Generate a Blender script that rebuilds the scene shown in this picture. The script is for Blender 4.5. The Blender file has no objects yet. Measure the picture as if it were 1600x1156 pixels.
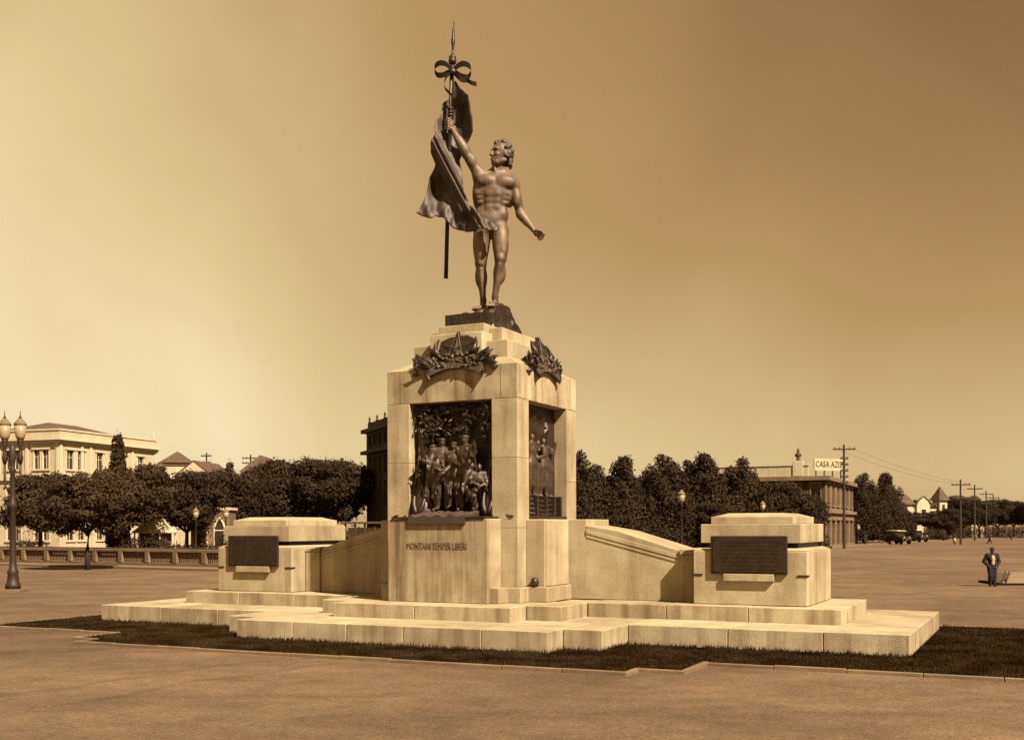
import bpy, bmesh, math, random
import numpy as np
from mathutils import Vector, Matrix
R = math.radians
PI = math.pi
random.seed(7)
SC = bpy.context.scene
COL = SC.collection

# ------------------------------------------------------------------ camera
FPX, HZ, ROLL, EYE = 1728.0, 823.45, -0.0033, 2.6      # focal length / horizon in photo pixels, eye height
cd = bpy.data.cameras.new('camera'); cam = bpy.data.objects.new('camera', cd); COL.objects.link(cam)
cd.sensor_width = 36.0; cd.lens = FPX / 1600 * 36.0
cd.shift_y = (HZ - 578.0) / 1600.0
cd.clip_start = 0.1; cd.clip_end = 4000
cam.location = (0, 0, EYE); cam.rotation_euler = (PI / 2, -ROLL, 0)
SC.camera = cam

EXPOSURE = 1.50
ALB = 0.425         # the print is exposed for the shade side: real albedos, brighter exposure
SKY_GAIN = 0.302
# ------------------------------------------------------------------ sun and sky (sepia print: warm light)
SUN_AZ = R(-52.0)          # from +X, turned towards the camera
SUN_EL = R(46)
sv = Vector((math.cos(SUN_AZ) * math.cos(SUN_EL), math.sin(SUN_AZ) * math.cos(SUN_EL), math.sin(SUN_EL)))
ld = bpy.data.lights.new('sun', 'SUN'); ld.energy = 5.0; ld.angle = R(0.53); ld.color = (1.0, 0.90, 0.76)
lo = bpy.data.objects.new('sun', ld); COL.objects.link(lo)
lo.rotation_euler = sv.to_track_quat('Z', 'Y').to_euler(); lo.location = (30, -40, 60)
world = bpy.data.worlds.new('World'); SC.world = world; world.use_nodes = True
wn, wl = world.node_tree.nodes, world.node_tree.links
wn.clear()
wo = wn.new('ShaderNodeOutputWorld'); bg = wn.new('ShaderNodeBackground'); wl.new(bg.outputs[0], wo.inputs[0])
sky = wn.new('ShaderNodeTexSky'); sky.sky_type = 'NISHITA'; sky.sun_disc = False
sky.sun_elevation = SUN_EL; sky.sun_rotation = PI / 2 - SUN_AZ
sky.dust_density = 1.0; sky.air_density = 1.0; sky.ozone_density = 1.0
bw = wn.new('ShaderNodeRGBToBW'); wl.new(sky.outputs[0], bw.inputs[0])
pw = wn.new('ShaderNodeMath'); pw.operation = 'POWER'; pw.inputs[1].default_value = 0.53; wl.new(bw.outputs[0], pw.inputs[0])
tcw = wn.new('ShaderNodeTexCoord'); sxyz = wn.new('ShaderNodeSeparateXYZ'); wl.new(tcw.outputs['Generated'], sxyz.inputs[0])
def wmath(op, a, b=None):
    k = wn.new('ShaderNodeMath'); k.operation = op
    for i, q in enumerate((a, b)):
        if q is None: continue
        if isinstance(q, (int, float)): k.inputs[i].default_value = q
        else: wl.new(q, k.inputs[i])
    return k.outputs[0]
# a hazy sky: brighter on one side, with soft unevenness of thin cloud
xz = wmath('MAXIMUM', wmath('MINIMUM', wmath('MULTIPLY', sxyz.outputs[0], sxyz.outputs[2]), .13), -.14)
side = wmath('EXPONENT', wmath('MULTIPLY', xz, -3.1))
nzw = wn.new('ShaderNodeTexNoise'); nzw.inputs['Scale'].default_value = 3.0; nzw.inputs['Detail'].default_value = 6; nzw.inputs['Distortion'].default_value = .4
wl.new(tcw.outputs['Generated'], nzw.inputs[0])
cl = wmath('ADD', wmath('MULTIPLY', nzw.outputs[0], .46), .77)
lum = wmath('MULTIPLY', wmath('MULTIPLY', wmath('MULTIPLY', pw.outputs[0], side), cl), SKY_GAIN)
ramp = wn.new('ShaderNodeValToRGB'); el = ramp.color_ramp.elements
el[0].position = 0; el[0].color = (0, 0, 0, 1); el[1].position = 1; el[1].color = (1, .84, .53, 1)
for ps, c in ((.30, (.30, .160, .067)), (.475, (.475, .284, .118)), (.62, (.62, .43, .205)), (.75, (.75, .575, .290))):
    q = el.new(ps); q.color = (*c, 1)
wl.new(lum, ramp.inputs[0])
tint = wn.new('ShaderNodeVectorMath'); tint.operation = 'SCALE'; tint.inputs['Scale'].default_value = 1 / .12 / 2 ** EXPOSURE
wl.new(ramp.outputs[0], tint.inputs[0])
wl.new(tint.outputs[0], bg.inputs[0]); bg.inputs[1].default_value = 0.12
SC.view_settings.view_transform = 'Standard'; SC.view_settings.look = 'None'
SC.view_settings.exposure = EXPOSURE; SC.view_settings.gamma = 1.0
SC.cycles.max_bounces = 5; SC.cycles.diffuse_bounces = 3; SC.cycles.glossy_bounces = 2

# ------------------------------------------------------------------ materials
def material(name, col, rough=0.85, metal=0.0, var=0.25, scale=3.0, bump=0.0, bscale=40.0, streak=0.0, grain=0.0, rnd=0.0, spec=0.3, sfreq=3.2, alb=ALB):
    m = bpy.data.materials.new(name); m.use_nodes = True
    n, l = m.node_tree.nodes, m.node_tree.links
    p = n['Principled BSDF']; p.inputs['Roughness'].default_value = rough; p.inputs['Metallic'].default_value = metal
    p.inputs['Specular IOR Level'].default_value = spec
    tc = n.new('ShaderNodeTexCoord')
    def noise(sc, det=6, vec=None, r=0.6):
        t = n.new('ShaderNodeTexNoise'); t.inputs['Scale'].default_value = sc; t.inputs['Detail'].default_value = det
        t.inputs['Roughness'].default_value = r
        l.new(vec or tc.outputs['Object'], t.inputs['Vector']); return t.outputs[0]
    def rng(o, a, b, c, d):
        k = n.new('ShaderNodeMapRange'); l.new(o, k.inputs[0])
        for i, v in enumerate((a, b, c, d)): k.inputs[i + 1].default_value = v
        return k.outputs[0]
    def mul(a, b):
        k = n.new('ShaderNodeMath'); k.operation = 'MULTIPLY'; l.new(a, k.inputs[0]); l.new(b, k.inputs[1]); return k.outputs[0]
    f = rng(noise(scale), .3, .7, 1 - var, 1 + var * .6)
    if grain: f = mul(f, rng(noise(bscale, 3), .3, .7, 1 - grain, 1 + grain))
    if streak:
        mp = n.new('ShaderNodeMapping'); mp.inputs['Scale'].default_value = (sfreq, sfreq, 0.22); l.new(tc.outputs['Object'], mp.inputs[0])
        geo = n.new('ShaderNodeNewGeometry'); sx = n.new('ShaderNodeSeparateXYZ'); l.new(geo.outputs['Normal'], sx.inputs[0])
        ab = n.new('ShaderNodeMath'); ab.operation = 'ABSOLUTE'; l.new(sx.outputs[2], ab.inputs[0])
        up = rng(ab.outputs[0], .4, .8, 1.0, 0.15)
        s1 = mul(rng(noise(1.0, 5, mp.outputs[0], .62), .46, .70, 0.0, streak), up)
        iv = n.new('ShaderNodeMath'); iv.operation = 'SUBTRACT'; iv.inputs[0].default_value = 1.0; l.new(s1, iv.inputs[1])
        f = mul(f, iv.outputs[0])
        s2 = rng(noise(0.7, 4), .45, .75, 1.0, 1 - streak * .6)
        f = mul(f, s2)
    if rnd:
        oi = n.new('ShaderNodeObjectInfo'); f = mul(f, rng(oi.outputs['Random'], 0, 1, 1 - rnd, 1 + rnd))
    cc = n.new('ShaderNodeCombineXYZ')          # darker patches of the stuff itself are also browner
    for i, g in enumerate((1.0, 1.22, 1.45)):
        q = n.new('ShaderNodeMath'); q.operation = 'POWER'; l.new(f, q.inputs[0]); q.inputs[1].default_value = g
        w = n.new('ShaderNodeMath'); w.operation = 'MULTIPLY'; l.new(q.outputs[0], w.inputs[0]); w.inputs[1].default_value = col[i] * alb; l.new(w.outputs[0], cc.inputs[i])
    l.new(cc.outputs[0], p.inputs['Base Color'])
    if bump:
        b = n.new('ShaderNodeBump'); b.inputs['Strength'].default_value = bump; b.inputs['Distance'].default_value = 0.02
        l.new(noise(bscale, 8), b.inputs['Height']); l.new(b.outputs[0], p.inputs['Normal'])
    return m
def earth(name, col):
    m = bpy.data.materials.new(name); m.use_nodes = True; n, l = m.node_tree.nodes, m.node_tree.links; p = n['Principled BSDF']
    p.inputs['Roughness'].default_value = .95; p.inputs['Specular IOR Level'].default_value = .15
    tc = n.new('ShaderNodeTexCoord'); f = None
    for sc, vec, lo, hi, det in ((.06, (1, 1, 1), .72, 1.24, 4), (.35, (1, 1.1, 1), .76, 1.20, 5), (1.6, (1, 1.2, 1), .82, 1.14, 5), (9, (1, 1.6, 1), .72, 1.22, 6), (30, (1, 1, 1), .60, 1.34, 4), (90, (1, 1, 1), .72, 1.25, 2)):
        mp = n.new('ShaderNodeMapping'); mp.inputs['Scale'].default_value = vec; mp.inputs['Rotation'].default_value = (0, 0, .25); l.new(tc.outputs['Object'], mp.inputs[0])
        t = n.new('ShaderNodeTexNoise'); t.inputs['Scale'].default_value = sc; t.inputs['Detail'].default_value = det; l.new(mp.outputs[0], t.inputs[0])
        k = n.new('ShaderNodeMapRange'); l.new(t.outputs[0], k.inputs[0])
        for i, v in enumerate((.3, .7, lo, hi)): k.inputs[i + 1].default_value = v
        if f is None: f = k.outputs[0]
        else:
            q = n.new('ShaderNodeMath'); q.operation = 'MULTIPLY'; l.new(f, q.inputs[0]); l.new(k.outputs[0], q.inputs[1]); f = q.outputs[0]
    # two faint cart ruts crossing the foreground
    for off in (0.0, 1.45, 9.3):
        dp = n.new('ShaderNodeVectorMath'); dp.operation = 'DOT_PRODUCT'; dp.inputs[1].default_value = (-.763, .646, 0) if off < 5 else (-.30, .954, 0); l.new(tc.outputs['Object'], dp.inputs[0])
        t = n.new('ShaderNodeTexNoise'); t.inputs['Scale'].default_value = .22; t.inputs['Detail'].default_value = 5; l.new(tc.outputs['Object'], t.inputs[0])
        a = n.new('ShaderNodeMath'); a.operation = 'MULTIPLY_ADD'; l.new(t.outputs[0], a.inputs[0]); a.inputs[1].default_value = 2.6; l.new(dp.outputs['Value'], a.inputs[2])
        b = n.new('ShaderNodeMath'); b.operation = 'SUBTRACT'; l.new(a.outputs[0], b.inputs[0]); b.inputs[1].default_value = 17.3 + off
        c = n.new('ShaderNodeMath'); c.operation = 'ABSOLUTE'; l.new(b.outputs[0], c.inputs[0])
        k = n.new('ShaderNodeMapRange'); l.new(c.outputs[0], k.inputs[0])
        for i, v in enumerate((.02, .17, .80, 1.0)): k.inputs[i + 1].default_value = v
        q = n.new('ShaderNodeMath'); q.operation = 'MULTIPLY'; l.new(f, q.inputs[0]); l.new(k.outputs[0], q.inputs[1]); f = q.outputs[0]
    # faint wheel tracks
    mp = n.new('ShaderNodeMapping'); mp.inputs['Rotation'].default_value = (0, 0, -.35); mp.inputs['Scale'].default_value = (.12, .8, 1); l.new(tc.outputs['Object'], mp.inputs[0])
    t = n.new('ShaderNodeTexNoise'); t.inputs['Scale'].default_value = .7; t.inputs['Detail'].default_value = 4; t.inputs['Distortion'].default_value = .6; l.new(mp.outputs[0], t.inputs[0])
    k = n.new('ShaderNodeMapRange'); l.new(t.outputs[0], k.inputs[0])
    for i, v in enumerate((.54, .66, 1.0, .84)): k.inputs[i + 1].default_value = v
    q = n.new('ShaderNodeMath'); q.operation = 'MULTIPLY'; l.new(f, q.inputs[0]); l.new(k.outputs[0], q.inputs[1]); f = q.outputs[0]
    mx = n.new('ShaderNodeVectorMath'); mx.operation = 'SCALE'; mx.inputs[0].default_value = [c * ALB for c in col]; l.new(f, mx.inputs['Scale']); l.new(mx.outputs[0], p.inputs['Base Color'])
    t = n.new('ShaderNodeTexNoise'); t.inputs['Scale'].default_value = 14; t.inputs['Detail'].default_value = 8; l.new(tc.outputs['Object'], t.inputs[0])
    b = n.new('ShaderNodeBump'); b.inputs['Strength'].default_value = .7; b.inputs['Distance'].default_value = .03; l.new(t.outputs[0], b.inputs['Height']); l.new(b.outputs[0], p.inputs['Normal'])
    return m
M = {}
M['stone'] = material('granite', (.69, .525, .295), .8, var=.24, scale=1.3, bump=.35, bscale=45, streak=.34, sfreq=2.4, grain=.12, rnd=.11)
M['stained'] = material('granite_stained', (.69, .525, .295), .8, var=.34, scale=1.2, bump=.35, bscale=45, streak=.62, grain=.12, rnd=.05, sfreq=3.6)
M['stone2'] = material('granite_step', (.69, .525, .295), .8, var=.26, scale=1.3, bump=.35, bscale=40, streak=.46, sfreq=3.0, grain=.12, rnd=.10)
M['letter'] = material('letter_stone', (.20, .125, .058), .85, var=.3, scale=9)
M['bronze'] = material('dark_bronze', (.085, .052, .026), .46, .55, var=.45, scale=7, bump=.3, bscale=30, spec=.5)
M['statue'] = material('statue_bronze', (.31, .195, .094), .6, .2, var=.5, scale=2.4, bump=.22, bscale=22, streak=.55, spec=.45, sfreq=4.0)
M['relief'] = material('relief_bronze', (.12, .074, .036), .5, .4, var=.6, scale=9, bump=.9, bscale=16, spec=.5)
M['flag'] = material('flag_bronze', (.125, .078, .037), .62, .2, var=.5, scale=3.0, bump=.2, bscale=22, streak=.4, spec=.5)
M['ground'] = earth('packed_earth', (.262, .155, .077))
M['pave'] = material('paving', (.27, .165, .075), .9, var=.15, scale=1.2, bump=.3, bscale=30)
M['soil'] = material('soil', (.035, .020, .008), 1.0, var=.4, scale=4, spec=0)
M['grass'] = material('grass_blade', (.060, .036, .014), 1.0, var=.8, scale=1.1, spec=.0)
M['kerb'] = material('kerb_stone', (.30, .19, .09), .9, var=.25, scale=3, bump=.3, rnd=.12)
M['iron'] = material('cast_iron', (.075, .047, .022), .55, .3, var=.3, scale=8)
M['wood'] = material('pole_wood', (.07, .044, .022), .9, var=.3, scale=5)
M['glass'] = material('lantern_glass', (.52, .37, .19), .25, var=.1, scale=4)
M['leafA'] = material('leaf_mid', (.070, .041, .017), .9, var=.55, scale=.9, spec=.1, alb=.50)
M['leafB'] = material('leaf_dark', (.052, .031, .013), .9, var=.55, scale=.8, spec=.1, alb=.50)
M['leafC'] = material('leaf_far', (.070, .044, .019), .85, var=.5, scale=.5)
M['bark'] = material('bark', (.055, .034, .016), .95, var=.4, scale=6)
M['plaster'] = material('pale_plaster', (.84, .66, .40), .9, var=.12, scale=.5, streak=.18)
M['plasterB'] = material('tan_plaster', (.33, .21, .10), .9, var=.2, scale=.4, streak=.25)
M['plasterC'] = material('brown_plaster', (.13, .074, .031), .9, var=.2, scale=.4, streak=.25)
M['darkwall'] = material('dark_wall', (.085, .050, .023), .9, var=.2, scale=.4, streak=.2)
M['trim'] = material('trim', (.90, .72, .45), .9, var=.08, scale=1)
M['tile'] = material('roof_tile', (.15, .088, .042), .9, var=.3, scale=1.2, bump=.5, bscale=6)
M['pane'] = material('window_pane', (.055, .035, .018), .2, var=.3, scale=1, spec=.5)
M['shutter'] = material('shutter', (.30, .19, .09), .7, var=.2, scale=3)
M['board'] = material('sign_board', (.80, .60, .34), .9, var=.15, scale=1)
M['suit'] = material('dark_suit', (.020, .013, .008), .9, var=.3, scale=6)
M['trouser'] = material('dark_trousers', (.026, .017, .010), .9, var=.3, scale=6)
M['white'] = material('white_cotton', (.70, .52, .28), .9, var=.1, scale=6)
M['skin'] = material('skin', (.10, .058, .028), .6, var=.15, scale=9)
M['tyre'] = material('tyre', (.025, .016, .009), .9)
M['carpaint'] = material('car_paint', (.028, .018, .010), .35, var=.2, scale=2, spec=.5)
M['signink'] = material('sign_ink', (.13, .08, .036), .9)

# ------------------------------------------------------------------ helpers
def W(u, v, Y):
    """photo pixel at distance Y (m) -> world point"""
    a, b = u - 800.0, v - HZ
    du = (a + ROLL * b) / (1 + ROLL * ROLL); dv = (b - ROLL * a) / (1 + ROLL * ROLL)
    return Vector((du / FPX * Y, Y, EYE - dv / FPX * Y))
def gz(x, y):
    d = (x - 21) ** 2 / 14 ** 2 + (y - 49) ** 2 / 12 ** 2
    return -0.10 * math.exp(-d)
def G(u, Y):
    p = W(u, HZ, Y); p.z = gz(p.x, p.y); return p

class MB:
    def __init__(s): s.v = []; s.f = []
    def add(s, vs, fs):
        o = len(s.v); s.v += [tuple(p) for p in vs]; s.f += [tuple(i + o for i in q) for q in fs]; return s
    def box(s, x0, x1, y0, y1, z0, z1, T=None):
        vs = [Vector(p) for p in ((x0, y0, z0), (x1, y0, z0), (x1, y1, z0), (x0, y1, z0), (x0, y0, z1), (x1, y0, z1), (x1, y1, z1), (x0, y1, z1))]
        if T: vs = [T @ p for p in vs]
        return s.add(vs, [(0, 3, 2, 1), (4, 5, 6, 7), (0, 1, 5, 4), (1, 2, 6, 5), (2, 3, 7, 6), (3, 0, 4, 7)])
    def frustum(s, a, b):
        """a,b = (x0,x1,y0,y1,z)"""
        vs = []
        for q in (a, b): vs += [(q[0], q[2], q[4]), (q[1], q[2], q[4]), (q[1], q[3], q[4]), (q[0], q[3], q[4])]
        return s.add(vs, [(0, 3, 2, 1), (4, 5, 6, 7), (0, 1, 5, 4), (1, 2, 6, 5), (2, 3, 7, 6), (3, 0, 4, 7)])
    def prism(s, pts, y0, y1):
        """polygon in XZ extruded along Y"""
        n = len(pts)
        vs = [(p[0], y0, p[1]) for p in pts] + [(p[0], y1, p[1]) for p in pts]
        return s.add(vs, [tuple(range(n)), tuple(range(2 * n - 1, n - 1, -1))] + [(i, i + n, (i + 1) % n + n, (i + 1) % n) for i in range(n)])
    def lathe(s, prof, c=(0, 0, 0), n=12):
        vs = []; fs = []
        for r, z in prof:
            for k in range(n):
                a = 2 * PI * k / n; vs.append((c[0] + r * math.cos(a), c[1] + r * math.sin(a), c[2] + z))
        for i in range(len(prof) - 1):
            for k in range(n):
                fs.append((i * n + k, i * n + (k + 1) % n, (i + 1) * n + (k + 1) % n, (i + 1) * n + k))
        fs.append(tuple(range(n - 1, -1, -1))); fs.append(tuple(range((len(prof) - 1) * n, len(prof) * n)))
        return s.add(vs, fs)
    def tube(s, path, rad, n=8, flat=1.0):
        path = [Vector(p) for p in path]; L = len(path)
        if not hasattr(rad, '__len__'): rad = [rad] * L
        vs = []; fs = []; up = Vector((0, 0, 1))
        for i, p in enumerate(path):
            t = (path[min(i + 1, L - 1)] - path[max(i - 1, 0)]).normalized()
            a = t.cross(up)
            if a.length < .05: a = t.cross(Vector((1, 0, 0)))
            a.normalize(); b = t.cross(a).normalized()
            for k in range(n):
                q = 2 * PI * k / n; vs.append(p + a * math.cos(q) * rad[i] + b * math.sin(q) * rad[i] * flat)
        for i in range(L - 1):
            for k in range(n): fs.append((i * n + k, i * n + (k + 1) % n, (i + 1) * n + (k + 1) % n, (i + 1) * n + k))
        fs.append(tuple(range(n - 1, -1, -1))); fs.append(tuple(range((L - 1) * n, L * n)))
        return s.add(vs, fs)
    def mesh(s, name):
        m = bpy.data.meshes.new(name); m.from_pydata(s.v, [], s.f); m.validate()
        b = bmesh.new(); b.from_mesh(m); bmesh.ops.recalc_face_normals(b, faces=b.faces); b.to_mesh(m); b.free(); return m
    def build(s, name, mat, parent=None, bevel=0, smooth=False, loc=None, rz=None):
        m = s.mesh(name)
        if bevel:
            b = bmesh.new(); b.from_mesh(m)
            bmesh.ops.bevel(b, geom=[e for e in b.edges if e.is_manifold and e.calc_face_angle(0) > .5], offset=bevel, segments=1, affect='EDGES', clamp_overlap=True)
            b.to_mesh(m); b.free()
        return link(name, m, mat, parent, smooth, loc, rz)
def link(name, m, mat, parent=None, smooth=False, loc=None, rz=None):
    m.materials.clear(); m.materials.append(M[mat] if isinstance(mat, str) else mat)
    if smooth: m.shade_smooth()
    o = bpy.data.objects.new(name, m); COL.objects.link(o); o.parent = parent
    if loc is not None: o.location = loc
    if rz is not None: o.rotation_euler = (0, 0, rz)
    return o
def empty(name, loc=(0, 0, 0), rz=0, parent=None):
    o = bpy.data.objects.new(name, None); COL.objects.link(o); o.location = loc; o.rotation_euler = (0, 0, rz); o.parent = parent
    o.empty_display_size = .2; return o
def tag(o, label, cat, group=None):
    o['label'] = label; o['category'] = cat
    if group: o['group'] = group
    return o
def copy_tree(o, parent=None):
    c = o.copy(); COL.objects.link(c); c.parent = parent
    for ch in list(o.children): copy_tree(ch, c)
    return c
def npmesh(name, v, f):
    v = np.asarray(v, dtype=np.float32); f = np.asarray(f, dtype=np.int32); k = f.shape[1]
    m = bpy.data.meshes.new(name); m.vertices.add(len(v)); m.vertices.foreach_set('co', v.ravel())
    m.loops.add(f.size); m.loops.foreach_set('vertex_index', f.ravel())
    m.polygons.add(len(f)); m.polygons.foreach_set('loop_start', np.arange(len(f), dtype=np.int32) * k)
    m.update(calc_edges=True); m.validate(); return m
def text_mesh(body, size, ext):
    c = bpy.data.curves.new('text', 'FONT'); c.body = body; c.size = size; c.extrude = ext; c.align_x = 'CENTER'; c.align_y = 'CENTER'; c.resolution_u = 2
    o = bpy.data.objects.new('text', c); COL.objects.link(o); bpy.context.view_layer.update()
    m = bpy.data.meshes.new_from_object(o.evaluated_get(bpy.context.evaluated_depsgraph_get()))
    bpy.data.objects.remove(o); m.transform(Matrix.Rotation(PI / 2, 4, 'X')); return m

# ---- smooth signed-distance modelling + surface nets (continuous bodies)
def cap(a, b, ra, rb, k=3, op=1): return ('c', np.array(a, float), np.array(b, float), ra, rb, k, op)
def ell(c, r, k=3, op=1, rot=None): return ('e', np.array(c, float), np.array(r, float), rot, None, k, op)
def sdf_mesh(name, prims, h, T=None, smooth_it=1):
    lo = np.full(3, 1e9); hi = -lo
    for p in prims:
        if p[6] < 0: continue
        if p[0] == 'c':
            r = max(p[3], p[4]); lo = np.minimum(lo, np.minimum(p[1], p[2]) - r); hi = np.maximum(hi, np.maximum(p[1], p[2]) + r)
        else:
            r = p[2].max() if p[3] is not None else p[2]; lo = np.minimum(lo, p[1] - r); hi = np.maximum(hi, p[1] + r)
    lo -= 3 * h; hi += 3 * h
    n = np.ceil((hi - lo) / h).astype(int) + 1
    F = np.full(n, 50.0 * h, np.float32)
    for p in prims:
        k = p[5]; pad = k + 3 * h
        if p[0] == 'c':
            r = max(p[3], p[4]); a = np.minimum(p[1], p[2]) - r - pad; b = np.maximum(p[1], p[2]) + r + pad
        else:
            r = p[2].max() if p[3] is not None else p[2]; a = p[1] - r - pad; b = p[1] + r + pad
        i0 = np.clip(np.floor((a - lo) / h).astype(int), 0, n - 1); i1 = np.clip(np.ceil((b - lo) / h).astype(int) + 1, 1, n)
        if (i1 <= i0).any(): continue
        ax = [lo[d] + h * np.arange(i0[d], i1[d]) for d in range(3)]
        X, Y, Z = np.meshgrid(*ax, indexing='ij')
        if p[0] == 'c':
            A, B = p[1], p[2]; d = B - A; L = max((d * d).sum(), 1e-9)
            t = np.clip(((X - A[0]) * d[0] + (Y - A[1]) * d[1] + (Z - A[2]) * d[2]) / L, 0, 1)
            D = np.sqrt((X - A[0] - t * d[0]) ** 2 + (Y - A[1] - t * d[1]) ** 2 + (Z - A[2] - t * d[2]) ** 2) - (p[3] + (p[4] - p[3]) * t)
        else:
            x, y, z = X - p[1][0], Y - p[1][1], Z - p[1][2]
            if p[3] is not None:
                Rm = p[3]; x, y, z = (Rm[0][0] * x + Rm[0][1] * y + Rm[0][2] * z, Rm[1][0] * x + Rm[1][1] * y + Rm[1][2] * z, Rm[2][0] * x + Rm[2][1] * y + Rm[2][2] * z)
            r = p[2]
            k0 = np.sqrt((x / r[0]) ** 2 + (y / r[1]) ** 2 + (z / r[2]) ** 2); k1 = np.sqrt((x / r[0] ** 2) ** 2 + (y / r[1] ** 2) ** 2 + (z / r[2] ** 2) ** 2)
            D = k0 * (k0 - 1) / np.maximum(k1, 1e-6)
        S = (slice(i0[0], i1[0]), slice(i0[1], i1[1]), slice(i0[2], i1[2])); C = F[S]
        if p[6] > 0:
            q = np.maximum(k - np.abs(C - D), 0) / k; F[S] = np.minimum(C, D) - q * q * k * .25
        else:
            q = np.maximum(k - np.abs(C + D), 0) / k; F[S] = np.maximum(C, -D) + q * q * k * .25
    s = F < 0
    N = np.array(F.shape) - 1
    sl = lambda o: tuple(slice(o[d], o[d] + N[d]) for d in range(3))
    cs = [(i, j, k) for i in (0, 1) for j in (0, 1) for k in (0, 1)]
    cnt = sum(s[sl(c)].astype(np.int8) for c in cs)
    act = (cnt > 0) & (cnt < 8)
    idx = np.full(act.shape, -1, np.int64); na = int(act.sum()); idx[act] = np.arange(na)
    base = np.argwhere(act).astype(np.float64)
    fv = {c: F[sl(c)][act] for c in cs}
    acc = np.zeros((na, 3)); num = np.zeros(na)
    for a in range(8):
        for b in range(a + 1, 8):
            ca, cb = np.array(cs[a]), np.array(cs[b])
            if np.abs(ca - cb).sum() != 1: continue
            fa, fb = fv[cs[a]], fv[cs[b]]; cr = (fa < 0) != (fb < 0)
            t = np.where(cr, fa / np.where(cr, fa - fb, 1), 0)
            acc += (ca + (cb - ca) * t[:, None]) * cr[:, None]; num += cr
    V = lo + h * (base + acc / num[:, None])
    faces = []
    for d in range(3):
        e1, e2 = (d + 1) % 3, (d + 2) % 3
        s0 = [slice(None)] * 3; s1 = [slice(None)] * 3
        s0[d] = slice(0, -1); s1[d] = slice(1, None)
        ch = s[tuple(s0)] != s[tuple(s1)]
        E = np.argwhere(ch)
        ok = (E[:, e1] > 0) & (E[:, e2] > 0) & (E[:, e1] < N[e1]) & (E[:, e2] < N[e2]); E = E[ok]
        ins = s[tuple(s0)][tuple(E.T)]
        def at(o1, o2):
            q = E.copy(); q[:, e1] -= o1; q[:, e2] -= o2; return idx[tuple(q.T)]
        Q = np.stack([at(1, 1), at(0, 1), at(0, 0), at(1, 0)], 1)
        Q[~ins] = Q[~ins][:, ::-1]
        faces.append(Q)
    Fc = np.concatenate(faces)
    for it in range(smooth_it):
        ac = np.zeros_like(V); nn = np.zeros(len(V))
        for a, b in ((0, 1), (1, 2), (2, 3), (3, 0)):
            np.add.at(ac, Fc[:, a], V[Fc[:, b]]); np.add.at(ac, Fc[:, b], V[Fc[:, a]]); np.add.at(nn, Fc[:, a], 1); np.add.at(nn, Fc[:, b], 1)
        V = V * .5 + .5 * ac / nn[:, None]
    if T is not None: V = T(V)
    m = npmesh(name, V, Fc); m.shade_smooth()
    return m

# ================================================================== THE SETTING
def ground_sheet():
    xs = sorted(set(list(np.linspace(-60, 80, 71)) + [-1500, -600, -250, -120, 140, 300, 700, 1500]))
    ys = sorted(set(list(np.linspace(-10, 90, 51)) + [-60, 110, 140, 200, 320, 600, 1200, 2200]))
    v = [(x, y, gz(x, y)) for y in ys for x in xs]; n = len(xs)
    f = [(j * n + i, j * n + i + 1, (j + 1) * n + i + 1, (j + 1) * n + i) for j in range(len(ys) - 1) for i in range(n - 1)]
    o = link('ground', npmesh('ground', v, f), 'ground'); o['kind'] = 'structure'
ground_sheet()

# ---------------------------------------------------------------- monument frame (units of 1.13 m)
S = EYE / 2.3
TH = 0.4505
mon = empty('stone_monument', (-0.6271 * S, 25.4441 * S, 0), -TH); mon.scale = (S, S, S)
tag(mon, 'tall pale granite monument on stepped base with bronze reliefs and sloping side walls', 'monument')
def ML(p):
    x, y, z = p; c, s = math.cos(TH), math.sin(TH)
    return Vector(((-0.6271 + x * c + y * s) * S, (25.4441 - x * s + y * c) * S, z * S))
def bx(name, b, parent, mat='stone', bevel=.012):
    return MB().box(*b).build(name, mat, parent, bevel)

Z1, Z2 = .41, .71
def step(name, rects, z0, z1, lens):
    """solid core with a ring of separate blocks whose joints stay open"""
    part = None
    for ri, (x0, x1, y0, y1, rows) in enumerate(rects):
        if part is None:
            part = MB().box(x0 + .03, x1 - .03, y0 + .03, y1 - .03, z0, z1 - .02).build(name, 'stone2', mon)
        else:
            MB().box(x0 + .03, x1 - .03, y0 + .03, y1 + .02, z0, z1 - .022).build('core', 'stone2', part)
        for (ya, yb, xa, xb) in rows:
            n = max(1, round((xb - xa) / lens)); rs = random.Random(ri * 7 + int(ya * 10))
            cuts = [xa + (xb - xa) * (i + (rs.uniform(-.16, .16) if 0 < i < n else 0)) / n for i in range(n + 1)]
            for i in range(n):
                g = .007
                bx('stone_block', (cuts[i] + g, cuts[i + 1] - g, ya + g, yb - g, z0, z1 + rs.uniform(-.004, .004)), part, 'stone2', .012)
    return part
a1, b1, bb, a2, b2, a3, b3 = 9.5, 2.37, 3.5, 4.33, 3.73, 3.54, 4.43
step('lower_step', [
    (-a1, a1, -b1, bb, [(-b1, -.9, -a1, -a2), (-b1, -.9, a2, a1), (-b1, -.9, -a2, a2), (-.9, .8, -a1, -8.12), (-.9, .8, 8.12, a1), (.8, 2.35, -a1, -8.12), (.8, 2.35, 8.12, a1), (2.35, bb, -a1, a1)]),
    (-a2, a2, -b2, -b1, [(-b2, -b1, -a2, -a3), (-b2, -b1, a3, a2), (-b2, -b1, -a3, a3)]),
    (-a3, a3, -b3, -b2, [(-b3, -b2, -a3, a3)])], -.1, Z1, 1.55)
c1, d1, db, c2, d2, c3, d3 = 8.12, .9, 2.36, 2.9, 2.3, 2.12, 3.02
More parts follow.
